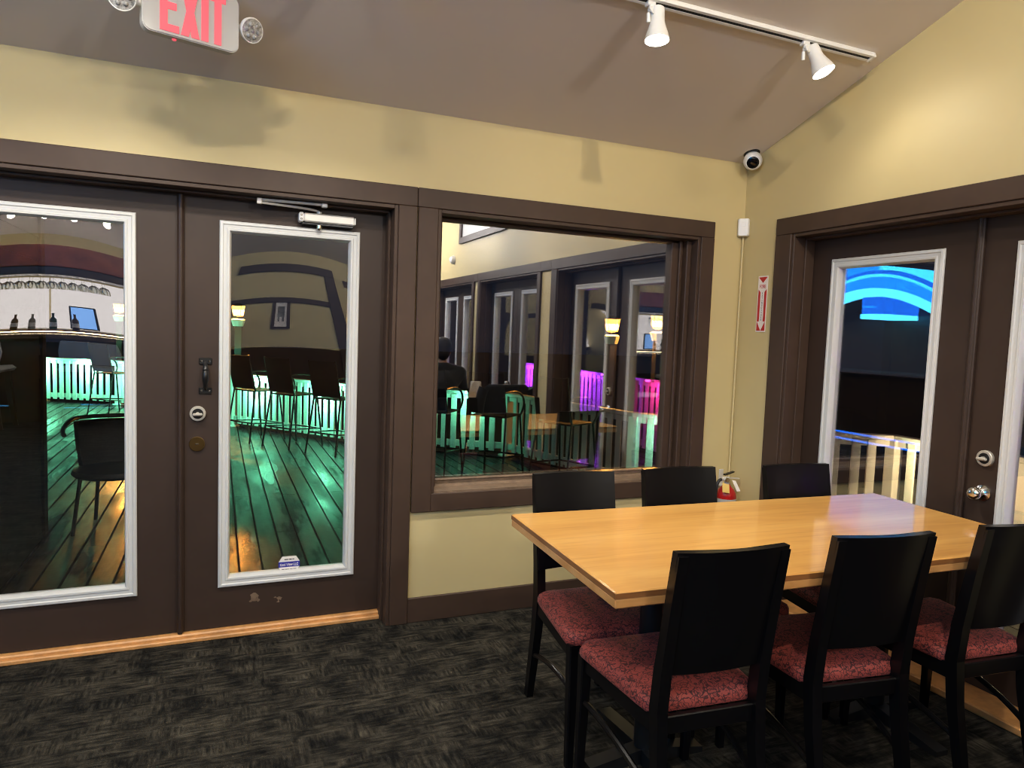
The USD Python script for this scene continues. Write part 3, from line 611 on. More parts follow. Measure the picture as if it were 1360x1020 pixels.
for s in (-1, 1):
    hd = obj('emergency_lamp', move(cat(lathe([(0, 0.016), (0.030, 0.012), (0.043, 0.0), (0.0445, -0.012), (0.0425, -0.016), (0.040, -0.016), (0.040, -0.010), (0, -0.010)], 32)), (0, 0, 0)), M['whiteplastic'], e, smooth=30)
    lens = lathe([(0, -0.0175), (0.02, -0.017), (0.0395, -0.0145), (0.0395, -0.0105), (0, -0.0105)], 28)
    dots = [move(trimesh.creation.icosphere(1, 0.0085), (0.022 * math.cos(a), 0.022 * math.sin(a), -0.0155)) for a in np.arange(6) * math.pi / 3] + [move(trimesh.creation.icosphere(1, 0.0085), (0, 0, -0.0155))]
    R = trimesh.transformations.rotation_matrix(-math.pi / 2 + 0.35, (1, 0, 0))      # local -z -> -y and slightly down
    Rz = trimesh.transformations.rotation_matrix(0.25 * s, (0, 0, 1))
    pos = np.array([s * (0.213 if s < 0 else 0.204), -0.004, -0.010 if s < 0 else 0.006])
    def put(m):
        m.apply_transform(Rz @ R); m.apply_translation(pos); return m
    h2 = hd.GetPrim(); UsdGeom.Mesh(h2).GetPointsAttr().Set([Gf.Vec3f(*map(float, q)) for q in trimesh.transform_points(np.array(UsdGeom.Mesh(h2).GetPointsAttr().Get()), trimesh.transformations.translation_matrix(pos) @ Rz @ R)])
    nn = np.array(UsdGeom.Mesh(h2).GetNormalsAttr().Get()) @ (Rz @ R)[:3, :3].T; UsdGeom.Mesh(h2).GetNormalsAttr().Set([Gf.Vec3f(*map(float, q)) for q in nn])
    obj('lamp_lens', put(cat(lens, *dots)), M['acrylic'], hd, smooth=30)
    obj('lamp_arm', tube([(s * 0.155, 0.002, pos[2]), (s * 0.172, 0.002, pos[2])], 0.012, 12), M['whiteplastic'], hd, smooth=30)
cz = ceil_z(SY) - SZ
obj('mounting_canopy', cat(box(-0.06, 0.06, -0.022, 0.022, 0.096, cz - 0.012, 0.003), hull([(x, y, cz - 0.016 - SL * y * 0.95 + dz) for x in (-0.075, 0.075) for y in (-0.045, 0.04) for dz in (0, 0.016)])), M['whiteplastic'], e)

# dome camera in the corner, motion sensor, wire cover, fire signs
dc = thing('security_camera', 'white dome security camera with black eye in the ceiling corner', 'security camera', tuple(ceil_pt(-0.062, -0.098, 0.0)))
Rt = trimesh.transformations.rotation_matrix(-math.atan(SL), (1, 0, 0))
bs = lathe([(0, -0.0005), (0.044, -0.0005), (0.045, -0.002), (0.044, -0.004), (0, -0.004)], 36); bs.apply_transform(Rt)
obj('mount_ring', bs, M['blackmetal'], dc, smooth=30)
ball = trimesh.creation.icosphere(4, 0.051); bc = np.array([0, -0.012, -0.044])
look = (CAM - (np.array(ceil_pt(-0.062, -0.098)) + bc)); look /= np.linalg.norm(look); look = look + np.array([0.06, 0.0, -0.26]); look /= np.linalg.norm(look)
body = ball.copy(); dd = body.vertices @ look; body.vertices = body.vertices * np.where(dd > 0.037, 0.037 / np.maximum(dd, 1e-6), 1)[:, None] * 1.0
body.apply_translation(bc); obj('camera_ball', body, M['whiteplastic'], dc, smooth=40)
A4 = align(look); eye = lathe([(0, -0.0445), (0.012, -0.044), (0.025, -0.0415), (0.033, -0.0375), (0.033, -0.030), (0, -0.030)], 32); eye.apply_transform(A4); eye.apply_translation(bc)
obj('lens_window', eye, mat('camera_glass', (0.004, 0.004, 0.005), 0.08), dc, smooth=40)

ms = thing('motion_sensor', 'small white motion sensor box in the wall corner', 'motion sensor', (-0.026, -0.026, 2.105), -45)
obj('housing', loft([[(x * s, d, z * s2) for x, z in ((-0.033, -0.045), (-0.025, -0.052), (0.025, -0.052), (0.033, -0.045), (0.033, 0.045), (0.025, 0.052), (-0.025, 0.052), (-0.033, 0.045))] for d, s, s2 in ((0.012, 0.75, 0.95), (0.0, 1, 1), (-0.012, 0.97, 0.98), (-0.022, 0.75, 0.92))]), M['whiteplastic'], ms, smooth=35)
obj('sensor_window', box(-0.014, 0.014, -0.0228, -0.021, 0.004, 0.026, 0.0008), M['whiteplastic'], ms)
obj('wire_cover', cat(box(-0.005, 0.005, 0.012, 0.021, -1.9, -0.052, 0.002)), M['wall'], ms, label='thin painted wire cover running down the corner')

fs = thing('fire_extinguisher_sign', 'red and white arrow sign for the fire extinguisher on the corner wall', 'sign', (-0.0005, -0.186, 1.664), -90)
# local: x = -y world (to the right), z up, room side = -y local
sgw, sgh = 0.0375, 0.157
obj('sign_plate', box(-sgw, sgw, -0.002, 0, -sgh, sgh), M['signwhite'], fs)
redf = sg.box(-sgw + 0.006, -sgh + 0.007, sgw - 0.006, sgh - 0.007)
arrow = unary_union([sg.box(-0.0155, -0.10, 0.0155, 0.075), sg.Polygon([(-0.031, -0.098), (0.031, -0.098), (0, -0.152)]), sg.Polygon([(-0.0315, 0.148), (0, 0.118), (0.0315, 0.148), (0.0315, 0.082), (0.0155, 0.066), (-0.0155, 0.066), (-0.0315, 0.082)])])
obj('red_field', poly(redf - arrow, -0.0028, -0.0019, 'y'), M['signred'], fs)
obj('lettering', text_xz('FIRE', 0.018, 0, 0.098, -0.0021, 0.046, bold=True), M['signred'], fs, label='red word FIRE')
obj('lettering', cat(*[text_xz(c_, 0.0095, 0, 0.060 - i * 0.0135, -0.0021) for i, c_ in enumerate('EXTINGUISHER')]), M['ink'], fs, label='black word EXTINGUISHER read downwards')

fx = thing('fire_extinguisher', 'red fire extinguisher hung low in the corner behind the table', 'fire extinguisher', (-0.105, -0.105, 0.0))
obj('cylinder', lathe([(0, 0.26), (0.05, 0.262), (0.058, 0.275), (0.058, 0.555), (0.054, 0.575), (0.042, 0.595), (0.026, 0.612), (0.018, 0.625), (0, 0.625)], 36), M['red'], fx, smooth=35)
obj('label', lathe([(0.0585, 0.40), (0.0590, 0.40), (0.0590, 0.545), (0.0585, 0.545)], 36), M['grey'], fx, smooth=35)
vh = obj('valve_head', cat(tube([(0, 0, 0.62), (0, 0, 0.665)], 0.014, 14), box(-0.03, 0.014, -0.011, 0.011, 0.645, 0.668, 0.004), tube([(-0.03, 0, 0.656), (-0.05, -0.01, 0.655)], 0.008, 10)), M['alu'], fx, smooth=35)
obj('carry_handle', cat(hull([(-0.01, -0.010, 0.660), (-0.01, 0.010, 0.660), (0.085, -0.009, 0.650), (0.085, 0.009, 0.650), (-0.01, -0.010, 0.666), (-0.01, 0.010, 0.666), (0.085, -0.009, 0.656), (0.085, 0.009, 0.656)])), M['alu'], vh)
obj('squeeze_lever', cat(hull([(-0.02, -0.010, 0.676), (-0.02, 0.010, 0.676), (0.045, -0.009, 0.692), (0.045, 0.009, 0.692), (-0.02, -0.010, 0.684), (-0.02, 0.010, 0.684), (0.045, -0.009, 0.698), (0.045, 0.009, 0.698)])), M['blackmetal'], vh)
obj('hose', tube(bez([(-0.05, -0.01, 0.655), (-0.10, -0.02, 0.655), (-0.085, -0.01, 0.56), (-0.072, -0.0, 0.40)], 16), 0.009, 10), M['ink'], fx, smooth=40)
obj('pressure_gauge', cat(move(trimesh.creation.cylinder(0.013, 0.012, sections=20), (-0.012, -0.016, 0.652), (math.pi / 2, (1, 0, 0)))), M['chrome'], fx)
obj('inspection_tag', hull([(-0.055, -0.028, 0.640), (-0.02, -0.045, 0.630), (-0.065, -0.045, 0.590), (-0.028, -0.062, 0.585), (-0.055, -0.0285, 0.641), (-0.02, -0.0455, 0.631), (-0.065, -0.0455, 0.591), (-0.028, -0.0625, 0.586)]), M['yellow'], fx, label='yellow inspection tag')
obj('inspection_tag', hull([(0.012, -0.030, 0.652), (0.034, -0.034, 0.648), (0.030, -0.055, 0.590), (0.052, -0.058, 0.592), (0.012, -0.0305, 0.653), (0.034, -0.0345, 0.649), (0.030, -0.0555, 0.591), (0.052, -0.0585, 0.593)]), M['signwhite'], fx, label='white hanging paper tag')
obj('wall_bracket', cat(box(0.025, 0.055, 0.098, 0.104, 0.60, 0.69, 0.001), box(0.02, 0.06, 0.05, 0.104, 0.592, 0.602, 0.001)), M['alu'], fx)

# ================================================================== THE REST OF THE ROOM (seen in the panes)
G2 = 'chairs round the second table beside the rear doors'
T2Y = -3.42
table2 = dup(table, (-0.945, T2Y, 0), -1.0, 'second pale wooden table along the side wall, seen mirrored in the window')
for x, y, rz, lb in ((-1.50, T2Y - 0.27, -3, 'black chair on the rear side of the second table, nearest the camera'), (-0.95, T2Y - 0.27, 2, 'black chair in the middle of the rear side of the second table'),
                     (-0.38, T2Y - 0.27, 0, 'black chair on the rear side of the second table, next to the doors'), (-1.46, T2Y + 0.30, 180, 'black chair on the window side of the second table, nearest the camera'),
                     (-0.80, T2Y + 0.41, 178, 'black chair the person in black sits on, at the second table'), (-0.20, T2Y + 0.36, 181, 'black chair with a dark coat over its back at the second table')):
    dup(chair0, (x, y, 0), rz, lb, G2)
# coat over the chair back by the doors
ct = []
for k, (z, g, w_) in enumerate(((0.50, 0.055, 0.245), (0.60, 0.060, 0.25), (0.72, 0.055, 0.25), (0.84, 0.045, 0.245), (0.92, 0.038, 0.225), (0.945, 0.02, 0.19))):
    yb = 0.212 + 0.085 * (z - 0.47) / 0.435
    ct.append([(w_ * math.cos(a) * (1 + 0.04 * math.sin(5 * a + k)), yb + g * math.sin(a) * (1 + 0.15 * math.sin(4 * a + 2 * k)), z) for a in np.linspace(0, 2 * np.pi, 40, endpoint=False)])
o = thing('draped_coat', 'dark coat hung over the chair back at the second table', 'coat', (-0.20, T2Y + 0.36, 0), 1)
obj('coat_body', loft(ct), M['cloth'], o, smooth=60)
for s_ in (-1, 1): obj('sleeve', tube(bez([(s_ * 0.23, 0.27, 0.90), (s_ * 0.29, 0.27, 0.80), (s_ * 0.27, 0.26, 0.55)], 10), np.linspace(0.055, 0.042, 10), 12), M['cloth'], o, smooth=60)
# paper bag and small things on the second table
pb = thing('paper_bag', 'crumpled cream paper bag on the second table', 'paper bag', (-0.37, T2Y + 0.21, 0.775), 20)
bv = []
for z, sx_, sy_ in ((0, 0.060, 0.040), (0.06, 0.062, 0.042), (0.11, 0.055, 0.035), (0.15, 0.050, 0.02), (0.165, 0.045, 0.012)):
    bv.append([(sx_ * sgnpow(math.cos(a)) + 0.006 * math.sin(7 * a + 40 * z), sy_ * sgnpow(math.sin(a)) + 0.006 * math.cos(5 * a + 60 * z), z) for a in np.linspace(0, 2 * np.pi, 28, endpoint=False)])
obj('bag_body', loft(bv), M['paper'], pb)
ph = thing('takeaway_cup', 'small dark cup with pale lid on the second table', 'cup', (-0.50, T2Y + 0.22, 0.775))
obj('cup_body', lathe([(0, 0), (0.026, 0), (0.035, 0.09), (0, 0.09)], 24), M['bardark'], ph, smooth=35); obj('cup_lid', lathe([(0, 0.09), (0.037, 0.09), (0.037, 0.097), (0.03, 0.104), (0, 0.104)], 24), M['white'], ph, smooth=35)

# seated person, seen only as a dark mirror image: hips on the chair, back to the window
def body_from(bones, edge=0.018, smooth=12):
    mm = m3.Manifold()
    for (p, r), (q, s_) in bones:
        a = m3.Manifold.sphere(r, 20).translate(list(map(float, p))); b_ = m3.Manifold.sphere(s_, 20).translate(list(map(float, q)))
        mm = mm + m3.Manifold.batch_hull([a, b_])
    mm = mm.refine_to_length(edge); q = mm.to_mesh(); t_ = trimesh.Trimesh(q.vert_properties[:, :3], q.tri_verts); trimesh.smoothing.filter_taubin(t_, iterations=smooth); return t_
# local frame: the person faces +y, seat at z 0.48
J = dict(hl=(-0.09, -0.06, 0.565), hr=(0.09, -0.06, 0.565), kl=(-0.11, 0.36, 0.53), kr=(0.11, 0.36, 0.53), al=(-0.11, 0.30, 0.09), ar=(0.11, 0.30, 0.09), tl=(-0.11, 0.44, 0.03), tr=(0.11, 0.44, 0.03),
         be=(0, -0.06, 0.72), ch=(0, -0.03, 0.93), nb=(0, 0.0, 1.075), nt=(0, 0.03, 1.15), sl=(-0.165, -0.01, 1.035), sr=(0.165, -0.01, 1.035), el=(-0.235, 0.05, 0.855), er=(0.235, 0.05, 0.855), wl=(-0.13, 0.26, 0.835), wr=(0.13, 0.26, 0.835))
trunk = [((J['hl'], .105), (J['hr'], .105)), ((J['hl'], .10), (J['be'], .115)), ((J['hr'], .10), (J['be'], .115)), ((J['be'], .12), (J['ch'], .135)), ((J['ch'], .12), (J['sl'], .062)), ((J['ch'], .12), (J['sr'], .062)), ((J['sl'], .06), (J['nb'], .06)), ((J['sr'], .06), (J['nb'], .06))]
arms = [((J['s' + c], .058), (J['e' + c], .042)) for c in 'lr'] + [((J['e' + c], .042), (J['w' + c], .029)) for c in 'lr']
legs = [((J['h' + c], .09), (J['k' + c], .06)) for c in 'lr'] + [((J['k' + c], .058), (J['a' + c], .042)) for c in 'lr'] 
feet = [((J['a' + c], .04), (J['t' + c], .03)) for c in 'lr']
neck = [((J['nb'], .058), (J['nt'], .05))]
hc = np.array((0, 0.045, 1.25))
head = [((hc + (0, -0.02, 0.03), .088), (hc + (0, 0.02, -0.06), .062)), ((hc + (0, 0.075, 0.0), .012), (hc + (0, 0.092, -0.022), .014)), ((hc + (-0.078, -0.01, -0.005), .014), (hc + (-0.08, -0.012, -0.03), .010)), ((hc + (0.078, -0.01, -0.005), .014), (hc + (0.08, -0.012, -0.03), .010))]
hands = []
for s_, c in ((-1, 'l'), (1, 'r')):
    w_ = np.array(J['w' + c]); d_ = np.array((-s_ * 0.75, 0.66, -0.04)); d_ /= np.linalg.norm(d_); sd = np.array((s_ * d_[1], -s_ * d_[0], 0)) * s_
    palm = w_ + d_ * 0.06
    hands.append(((w_, .024), (palm, .026)))
    for k, ln in enumerate((0.075, 0.085, 0.08, 0.062)):
        a_ = palm + sd * (0.021 - 0.014 * k) + d_ * 0.015; m_ = a_ + d_ * ln * 0.5; e_ = m_ + d_ * ln * 0.45 + np.array((0, 0, -0.018))
        hands += [((a_, .0095), (m_, .0085)), ((m_, .0085), (e_, .0075))]
    hands.append(((w_ + d_ * 0.025 + sd * 0.02, .011), (w_ + d_ * 0.07 + sd * 0.05, .0085)))
pr_ = thing('person', 'person in black clothes seated at the second table with back to the window', 'person', (-0.80, T2Y + 0.43, 0.0), 180)
obj('body', body_from(trunk + arms + legs + feet + neck + head + hands, 0.012, 6), M['skin'], pr_, smooth=True)
inf = lambda B, k: [((p, r + k), (q, s2 + k)) for (p, r), (q, s2) in B]
obj('jacket', body_from(inf(trunk + arms, 0.012), 0.02, 8), M['cloth'], pr_, smooth=True)
obj('trousers', body_from(inf(legs + trunk[:1], 0.011), 0.02, 8), M['cloth'], pr_, smooth=True)
obj('shoes', body_from(inf(feet, 0.010), 0.02, 4), M['ink'], pr_, smooth=True)
obj('hair', body_from([((hc + (0, -0.035, 0.045), .090), (hc + (0, -0.06, -0.03), .062)), ((hc + (-0.03, -0.01, 0.06), .07), (hc + (0.03, -0.01, 0.06), .07))], 0.02, 6), M['hair'], pr_, smooth=True)
for s_ in (-1, 1): obj('eye', move(trimesh.creation.icosphere(2, 0.0115), hc + (s_ * 0.031, 0.068, 0.006)), M['signwhite'], pr_, smooth=True)
obj('mouth', hull([hc + (x, 0.079 - abs(x) * 0.3, -0.052 + z) for x in (-0.024, 0, 0.024) for z in (-0.004, 0.004)] + [hc + (0, 0.084, -0.052)]), M['barred'], pr_)

# wall fittings seen in the window's reflection of the side wall
hp = thing('wall_picture', 'high framed white panel on the side wall above the doors', 'picture', (0, 0, 0))
obj('frame', on('B', frame_ring(3.42, 4.96, 2.53, 3.30, [(0, 0.0), (0, -0.03), (0.07, -0.03), (0.075, -0.018), (0.085, -0.006)])), M['brown'], hp)
obj('white_board', on('B', box(3.49, 4.89, -0.010, -0.001, 2.60, 3.23)), M['white'], hp)
ws = thing('wall_sensor', 'white dome sensor high on the side wall between the rear doors', 'motion sensor', (-0.001, -5.20, 2.355))
sm = lathe([(0, 0), (0.055, 0), (0.055, 0.015), (0.045, 0.045), (0.02, 0.062), (0, 0.065)], 28); sm.apply_transform(trimesh.transformations.rotation_matrix(-math.pi / 2, (0, 1, 0)))
obj('dome', sm, M['whiteplastic'], ws, smooth=35)

# rear wall: picture, brown doorway trim, chair rail
pc = thing('framed_picture', 'small framed print on the tan rear wall', 'picture', (-1.82, YS + 0.001, 1.54))
def south(m):
    m = m.copy(); v = m.vertices.copy(); v[:, 1] = -v[:, 1]; m = trimesh.Trimesh(v, m.faces[:, ::-1], process=False); return m
obj('frame', south(frame_ring(-0.085, 0.085, -0.24, 0.24, [(0, 0), (0, -0.025), (0.028, -0.025), (0.03, -0.006)])), M['bardark'], pc)
obj('mat_board', box(-0.058, 0.058, 0.002, 0.008, -0.215, 0.215), M['signwhite'], pc)
obj('print', cat(box(-0.034, 0.034, 0.008, 0.010, -0.06, 0.10), box(-0.03, -0.012, 0.010, 0.012, -0.13, 0.02), box(0.012, 0.03, 0.010, 0.012, -0.13, 0.02)), mat('print_grey', (0.16, 0.16, 0.15), 0.6, var=(20, 0.6)), pc)
tr = thing('trim_7', 'dark brown header, post and chair rail on the rear wall', 'trim', kind='structure')
obj('header_board', box(-2.35, -1.20, YS, YS + 0.04, 2.17, 2.29, 0.004), M['brown'], tr)
obj('post_board', box(-1.32, -1.20, YS, YS + 0.04, 0.0, 2.17, 0.004), M['brown'], tr)
obj('chair_rail', box(-2.5, -1.32, YS, YS + 0.03, 1.70, 1.78, 0.004), M['brown'], tr)
obj('wainscot', box(-3.2, -1.32, YS, YS + 0.018, 0.125, 1.02, 0.003), M['bardark'], tr)
obj('header_board', box(-1.10, -0.20, YS, YS + 0.04, 2.08, 2.18, 0.004), M['brown'], tr)
obj('door_blank', box(-1.02, -0.28, YS, YS + 0.03, 0.0, 2.08, 0.004), M['bardark'], tr)  # dark sheet in place of the unlit doorway opening
pl = thing('potted_plant', 'dark leafy plant in a tall pot by the rear wall', 'plant', (-2.75, -7.9, 0))
obj('pot', lathe([(0, 0), (0.13, 0), (0.19, 0.42), (0.17, 0.42), (0.16, 0.38), (0, 0.38)], 28), M['bardark'], pl, smooth=30)
lv = []
for k in range(46):
    a = k * 2.399; L_ = RNG.uniform(0.5, 1.5); sp = RNG.uniform(0.15, 0.5)
    c_ = bez([(0, 0, 0.4), (0.1 * sp * math.cos(a), 0.1 * sp * math.sin(a), 0.4 + L_ * 0.9), (sp * math.cos(a), sp * math.sin(a), 0.4 + L_)], 7)
    lv.append(tube(c_, np.array([0.006, 0.012, 0.022, 0.030, 0.028, 0.018, 0.002]), 5))
obj('leaves', cat(*lv), mat('plant_leaf', (0.03, 0.05, 0.015), 0.5, var=(8, 0.4)), pl, smooth=True)

# blue-lit bar canopy on the left end wall (its light reaches the side door glass by way of the window)
bl = thing('bar_canopy', 'stepped bar canopy glowing blue on the left end wall', 'bar canopy')
YC, AK = -4.16, 0.27
def arch_band(name, d0, d1, z_0, z_1, m, y0=-5.35, y1=-2.98, par=None, cut=False):
    ys = np.linspace(y0, y1, 40); az = lambda y, z: z - AK * (y - YC) ** 2 * (1.0 if abs(y - YC) < 0.45 else 1.0)
    pts = [(y, az(y, z_0)) for y in ys] + [(y, az(y, z_1)) for y in ys[::-1]]
    g = sg.Polygon(pts)
    if cut: g = g - sg.Polygon([(-3.42, 3.2), (-3.42, 2.80), (-3.05, 2.52), (-2.5, 2.2), (-2.5, 3.2)])
    return obj(name, poly(g, XW + d0, XW + d1, 'x'), m, par or bl)
arch_band('canopy_box', 0.0, 0.62, 2.17, 3.0, M['bardark'], cut=True)
arch_band('lit_fascia', 0.62, 0.67, 2.56, 3.0, M['blue1'], -5.35, -4.12)
arch_band('lit_fascia', 0.62, 0.67, 2.56, 3.0, M['blue4'], -4.12, -2.98, cut=True)
arch_band('ledge_strip', 0.62, 0.72, 2.50, 2.555, M['blue3'])
arch_band('ledge_strip', 0.62, 0.74, 2.46, 2.50, M['blue4'])
arch_band('lit_fascia', 0.62, 0.69, 2.29, 2.46, M['blue1'])
arch_band('rim_strip', 0.60, 0.78, 2.17, 2.29, M['blue2'])
hd = obj('lamp_drum', hull([(XW + x_, YC + y_ * 0.72 * k_, z_) for z_, k_ in ((2.16, 1.0), (1.86, 0.84)) for x_, y_ in ((0.05, -0.37), (0.62, -0.33), (0.74, -0.2), (0.74, 0.2), (0.62, 0.33), (0.05, 0.37))]), M['blue3'], bl)
obj('drum_rim', hull([(XW + x_, YC + y_ * 0.72 * k_, z_) for z_, k_ in ((1.91, 0.89), (1.84, 0.86)) for x_, y_ in ((0.05, -0.37), (0.63, -0.33), (0.76, -0.2), (0.76, 0.2), (0.63, 0.33), (0.05, 0.37))]), M['blue2'], hd)
obj('drum_line', box(XW + 0.735, XW + 0.765, YC - 0.11, YC + 0.11, 2.0, 2.03), M['blue1'], hd)
obj('wall_mount', box(XW, XW + 0.10, -4.6, -3.4, 2.86, 3.05), M['bardark'], bl)
obj('back_panel', box(XW, XW + 0.03, -6.3, -2.3, 0.0, 2.2), M['bardark'], bl)  # dark sheet added so the lit end wall mirrors near black
bc_ = thing('bar_counter', 'dark bar counter with two blue light strips under the blue canopy', 'bar counter')
obj('counter_front', box(XW + 0.9, XW + 1.0, -6.2, -2.3, 0, 1.02, 0.006), M['bardark'], bc_); obj('counter_top', box(XW + 0.4, XW + 1.15, -6.25, -2.25, 1.02, 1.07, 0.008), M['bartop'], bc_)
for z_ in (0.02, 0.12): obj('light_strip', box(XW + 1.0, XW + 1.012, -5.2, -3.0, z_, z_ + 0.03), M['blue3'], bc_)

# bar against the rear wall, seen mirrored in the left door glass
rb_ = thing('rear_bar', 'long wooden bar with pale back panels given their own glow along the rear wall', 'bar counter')
obj('counter_front', box(-6.5, -3.6, -7.75, -7.68, 0, 1.08, 0.006), M['bardark'], rb_); obj('counter_top', box(-6.55, -3.55, -7.95, -7.55, 1.08, 1.14, 0.01), M['bartop'], rb_)
for k in range(4): obj('back_panel', box(-6.48 + 0.72 * k, -5.78 + 0.72 * k, YS + 0.02, YS + 0.05, 1.20, 1.88), M['backlit'], rb_)  # emission replaces light falling on the pale bar wall
obj('back_shelf', box(-6.5, -3.6, YS + 0.02, YS + 0.32, 1.14, 1.19, 0.005), M['bartop'], rb_)
obj('soffit', box(-6.5, -3.55, YS + 0.01, -7.55, 1.90, 2.0, 0.006), M['bardark'], rb_); obj('soffit_face', box(-6.5, -3.55, -7.60, -7.54, 2.0, 2.27, 0.006), M['barred'], rb_)
obj('cove_strip', box(-6.3, -3.8, -7.9, -7.86, 2.0, 2.012), M['cove'], rb_)  # glowing strip added to brighten the rear ceiling
obj('lit_shelf_edge', box(-6.3, -3.8, YS + 0.32, YS + 0.33, 1.155, 1.17), M['warmled'], rb_)
sc = thing('wall_screen', 'bluish lit screen in front of the bar back panels', 'screen', (-4.80, YS + 0.09, 1.36))
obj('screen_glass', box(-0.085, 0.085, 0.012, 0.016, -0.14, 0.14), M['backblue'], sc); obj('bezel', box(-0.1, 0.1, -0.02, 0.012, -0.155, 0.155, 0.004), M['ink'], sc)
# hanging stemware under the soffit
gl = lathe([(0, 0), (0.032, 0.0), (0.032, -0.004), (0.004, -0.008), (0.004, -0.08), (0.030, -0.10), (0.038, -0.14), (0.032, -0.18), (0.030, -0.18), (0.036, -0.14), (0.028, -0.103), (0, -0.088)], 14)
g0 = thing('wine_glass', 'upside-down wine glass hung under the rear bar soffit', 'wine glass', (-5.35, -7.85, 1.899), group='wine glasses hung under the bar soffit')
obj('bowl', gl, M['glassware'], g0, smooth=40)
for k in range(1, 22): dup(g0, (-5.35 + 0.085 * (k % 11), -7.85 + 0.12 * (k // 11), 1.899), 0, 'upside-down wine glass hung under the rear bar soffit')
cols = [(0.10, 0.05, 0.01), (0.02, 0.06, 0.02), (0.25, 0.10, 0.02), (0.3, 0.28, 0.24), (0.05, 0.02, 0.02)]
bm = [mat(f'bottle_glass_{k}', c_, 0.12, coat=0.5) for k, c_ in enumerate(cols)]
BP = [(0, 0), (0.034, 0), (0.036, 0.006), (0.036, 0.17), (0.030, 0.195), (0.013, 0.225), (0.013, 0.285), (0.015, 0.287), (0.015, 0.30), (0, 0.30)]
b0 = []
for k in range(5):
    q = thing('bottle', ('dark brown', 'deep green', 'amber', 'pale', 'dark red')[k] + ' bottles standing on the back bar shelf', 'bottle', (-5.9 + 0.13 * k, YS + 0.2, 1.19), group=('dark brown', 'deep green', 'amber', 'pale', 'dark red')[k] + ' bottles on the bar shelf')
    p_ = obj('glass_body', lathe(np.array(BP) * (0.72 + 0.06 * (k % 3 - 1)), 20), bm[k], q, smooth=40); obj('bottle_label', lathe(np.array([(0.0368, 0.05), (0.0372, 0.05), (0.0372, 0.13), (0.0368, 0.13)]) * (0.72 + 0.06 * (k % 3 - 1)), 20), M['signwhite'], q, smooth=40); b0.append(q)
for k in range(5, 9): dup(b0[(k * 3) % 5], (-5.9 + 0.13 * k + 0.02 * math.sin(k * 5), YS + 0.2, 1.19), 0, ('dark brown', 'deep green', 'amber', 'pale', 'dark red')[(k * 3) % 5] + ' bottles standing on the back bar shelf')
# bar stools of the room, grey upholstered, in front of the rear bar
def bar_chair(loc, rz, label, group):
    t = thing('upholstered_stool', label, 'bar stool', loc, rz, group)
    obj('seat', hull([(x * s, y * s, z) for x in (-0.2, 0.2) for y in (-0.2, 0.2) for z, s in ((0.70, 0.95), (0.73, 1), (0.77, 0.9))]), M['grey'], t)
    obj('backrest', loft([[(x, -0.19 - 0.03 * (z - .78) / .3 + d_, z) for x, d_ in ((-0.19 * s, 0), (0, -0.03), (0.19 * s, 0), (0.19 * s, 0.03), (0, 0.0), (-0.19 * s, 0.03))] for z, s in ((0.80, .95), (0.95, 1), (1.08, .9))]), M['grey'], t)
    for sx_ in (-1, 1):
        for sy_ in (-1, 1): obj('leg', taper_leg((sx_ * 0.16, sy_ * 0.16, 0.71), (sx_ * 0.20, sy_ * 0.20, 0), (0.017, 0.017), (0.013, 0.013)), M['bardark'], t)
    obj('footrest', cat(*[tube([a_, b_], 0.009, 8) for a_, b_ in (((-.185, -.185, .25), (.185, -.185, .25)), ((.185, -.185, .25), (.185, .185, .25)), ((.185, .185, .25), (-.185, .185, .25)), ((-.185, .185, .25), (-.185, -.185, .25)))]), M['chrome'], t)
    return t
s0 = bar_chair((-5.25, -7.2, 0), 180, 'grey bar stool at the rear bar, leftmost seen in the door glass', 'grey stools at the rear bar')
dup(s0, (-4.55, -7.2, 0), 184, 'grey bar stool in the middle of the rear bar'); dup(s0, (-5.95, -7.2, 0), 176, 'grey bar stool at the far end of the rear bar')
for k, (x, y) in enumerate(((-5.30, -7.40), (-5.10, -7.10), (-4.95, -7.42), (-4.78, -7.20), (-4.62, -7.42), (-4.45, -7.12), (-4.25, -7.38))):
    track_head(x, y, (0.05, 0.55 if k % 2 else 0.4, -0.85), 'lit ceiling spotlight before the rear bar, number %s from the left' % ('one', 'two', 'three', 'four', 'five', 'six', 'seven')[k], 0.05, cone=80, group='lit spotlights before the rear bar')

# globe lamps added behind the view to fill ceiling and walls with light
def globe(x, y, z, label, k=1.0):
    t = thing('globe_pendant', label, 'added fill lamp', (x, y, z), group='globe lamps added as fill over the rear of the room')
    obj('globe', lathe([(0, -0.14)] + [(0.14 * math.cos(a), 0.14 * math.sin(a)) for a in np.linspace(-1.3, 1.2, 14)] + [(0.03, 0.138), (0, 0.138)], 28), M['globe'], t, smooth=50)
    obj('cord', tube([(0, 0, 0.17), (0, 0, ceil_z(y) - z)], 0.005, 6), M['ink'], t); obj('cap', lathe([(0, 0.13), (0.045, 0.13), (0.04, 0.19), (0, 0.19)], 20), M['brass'], t, smooth=35)
    sphere_light(str(t.GetPath()) + '/lamp_light', (0, 0, 0), COOL, FILL_GLOBE * k, 0.145)
globe(-4.5, -5.3, 2.75, 'added frosted globe fill lamp over the rear of the room, left', 0.5); globe(-0.95, -5.7, 2.75, 'added frosted globe fill lamp over the rear of the room, right', 1.45)

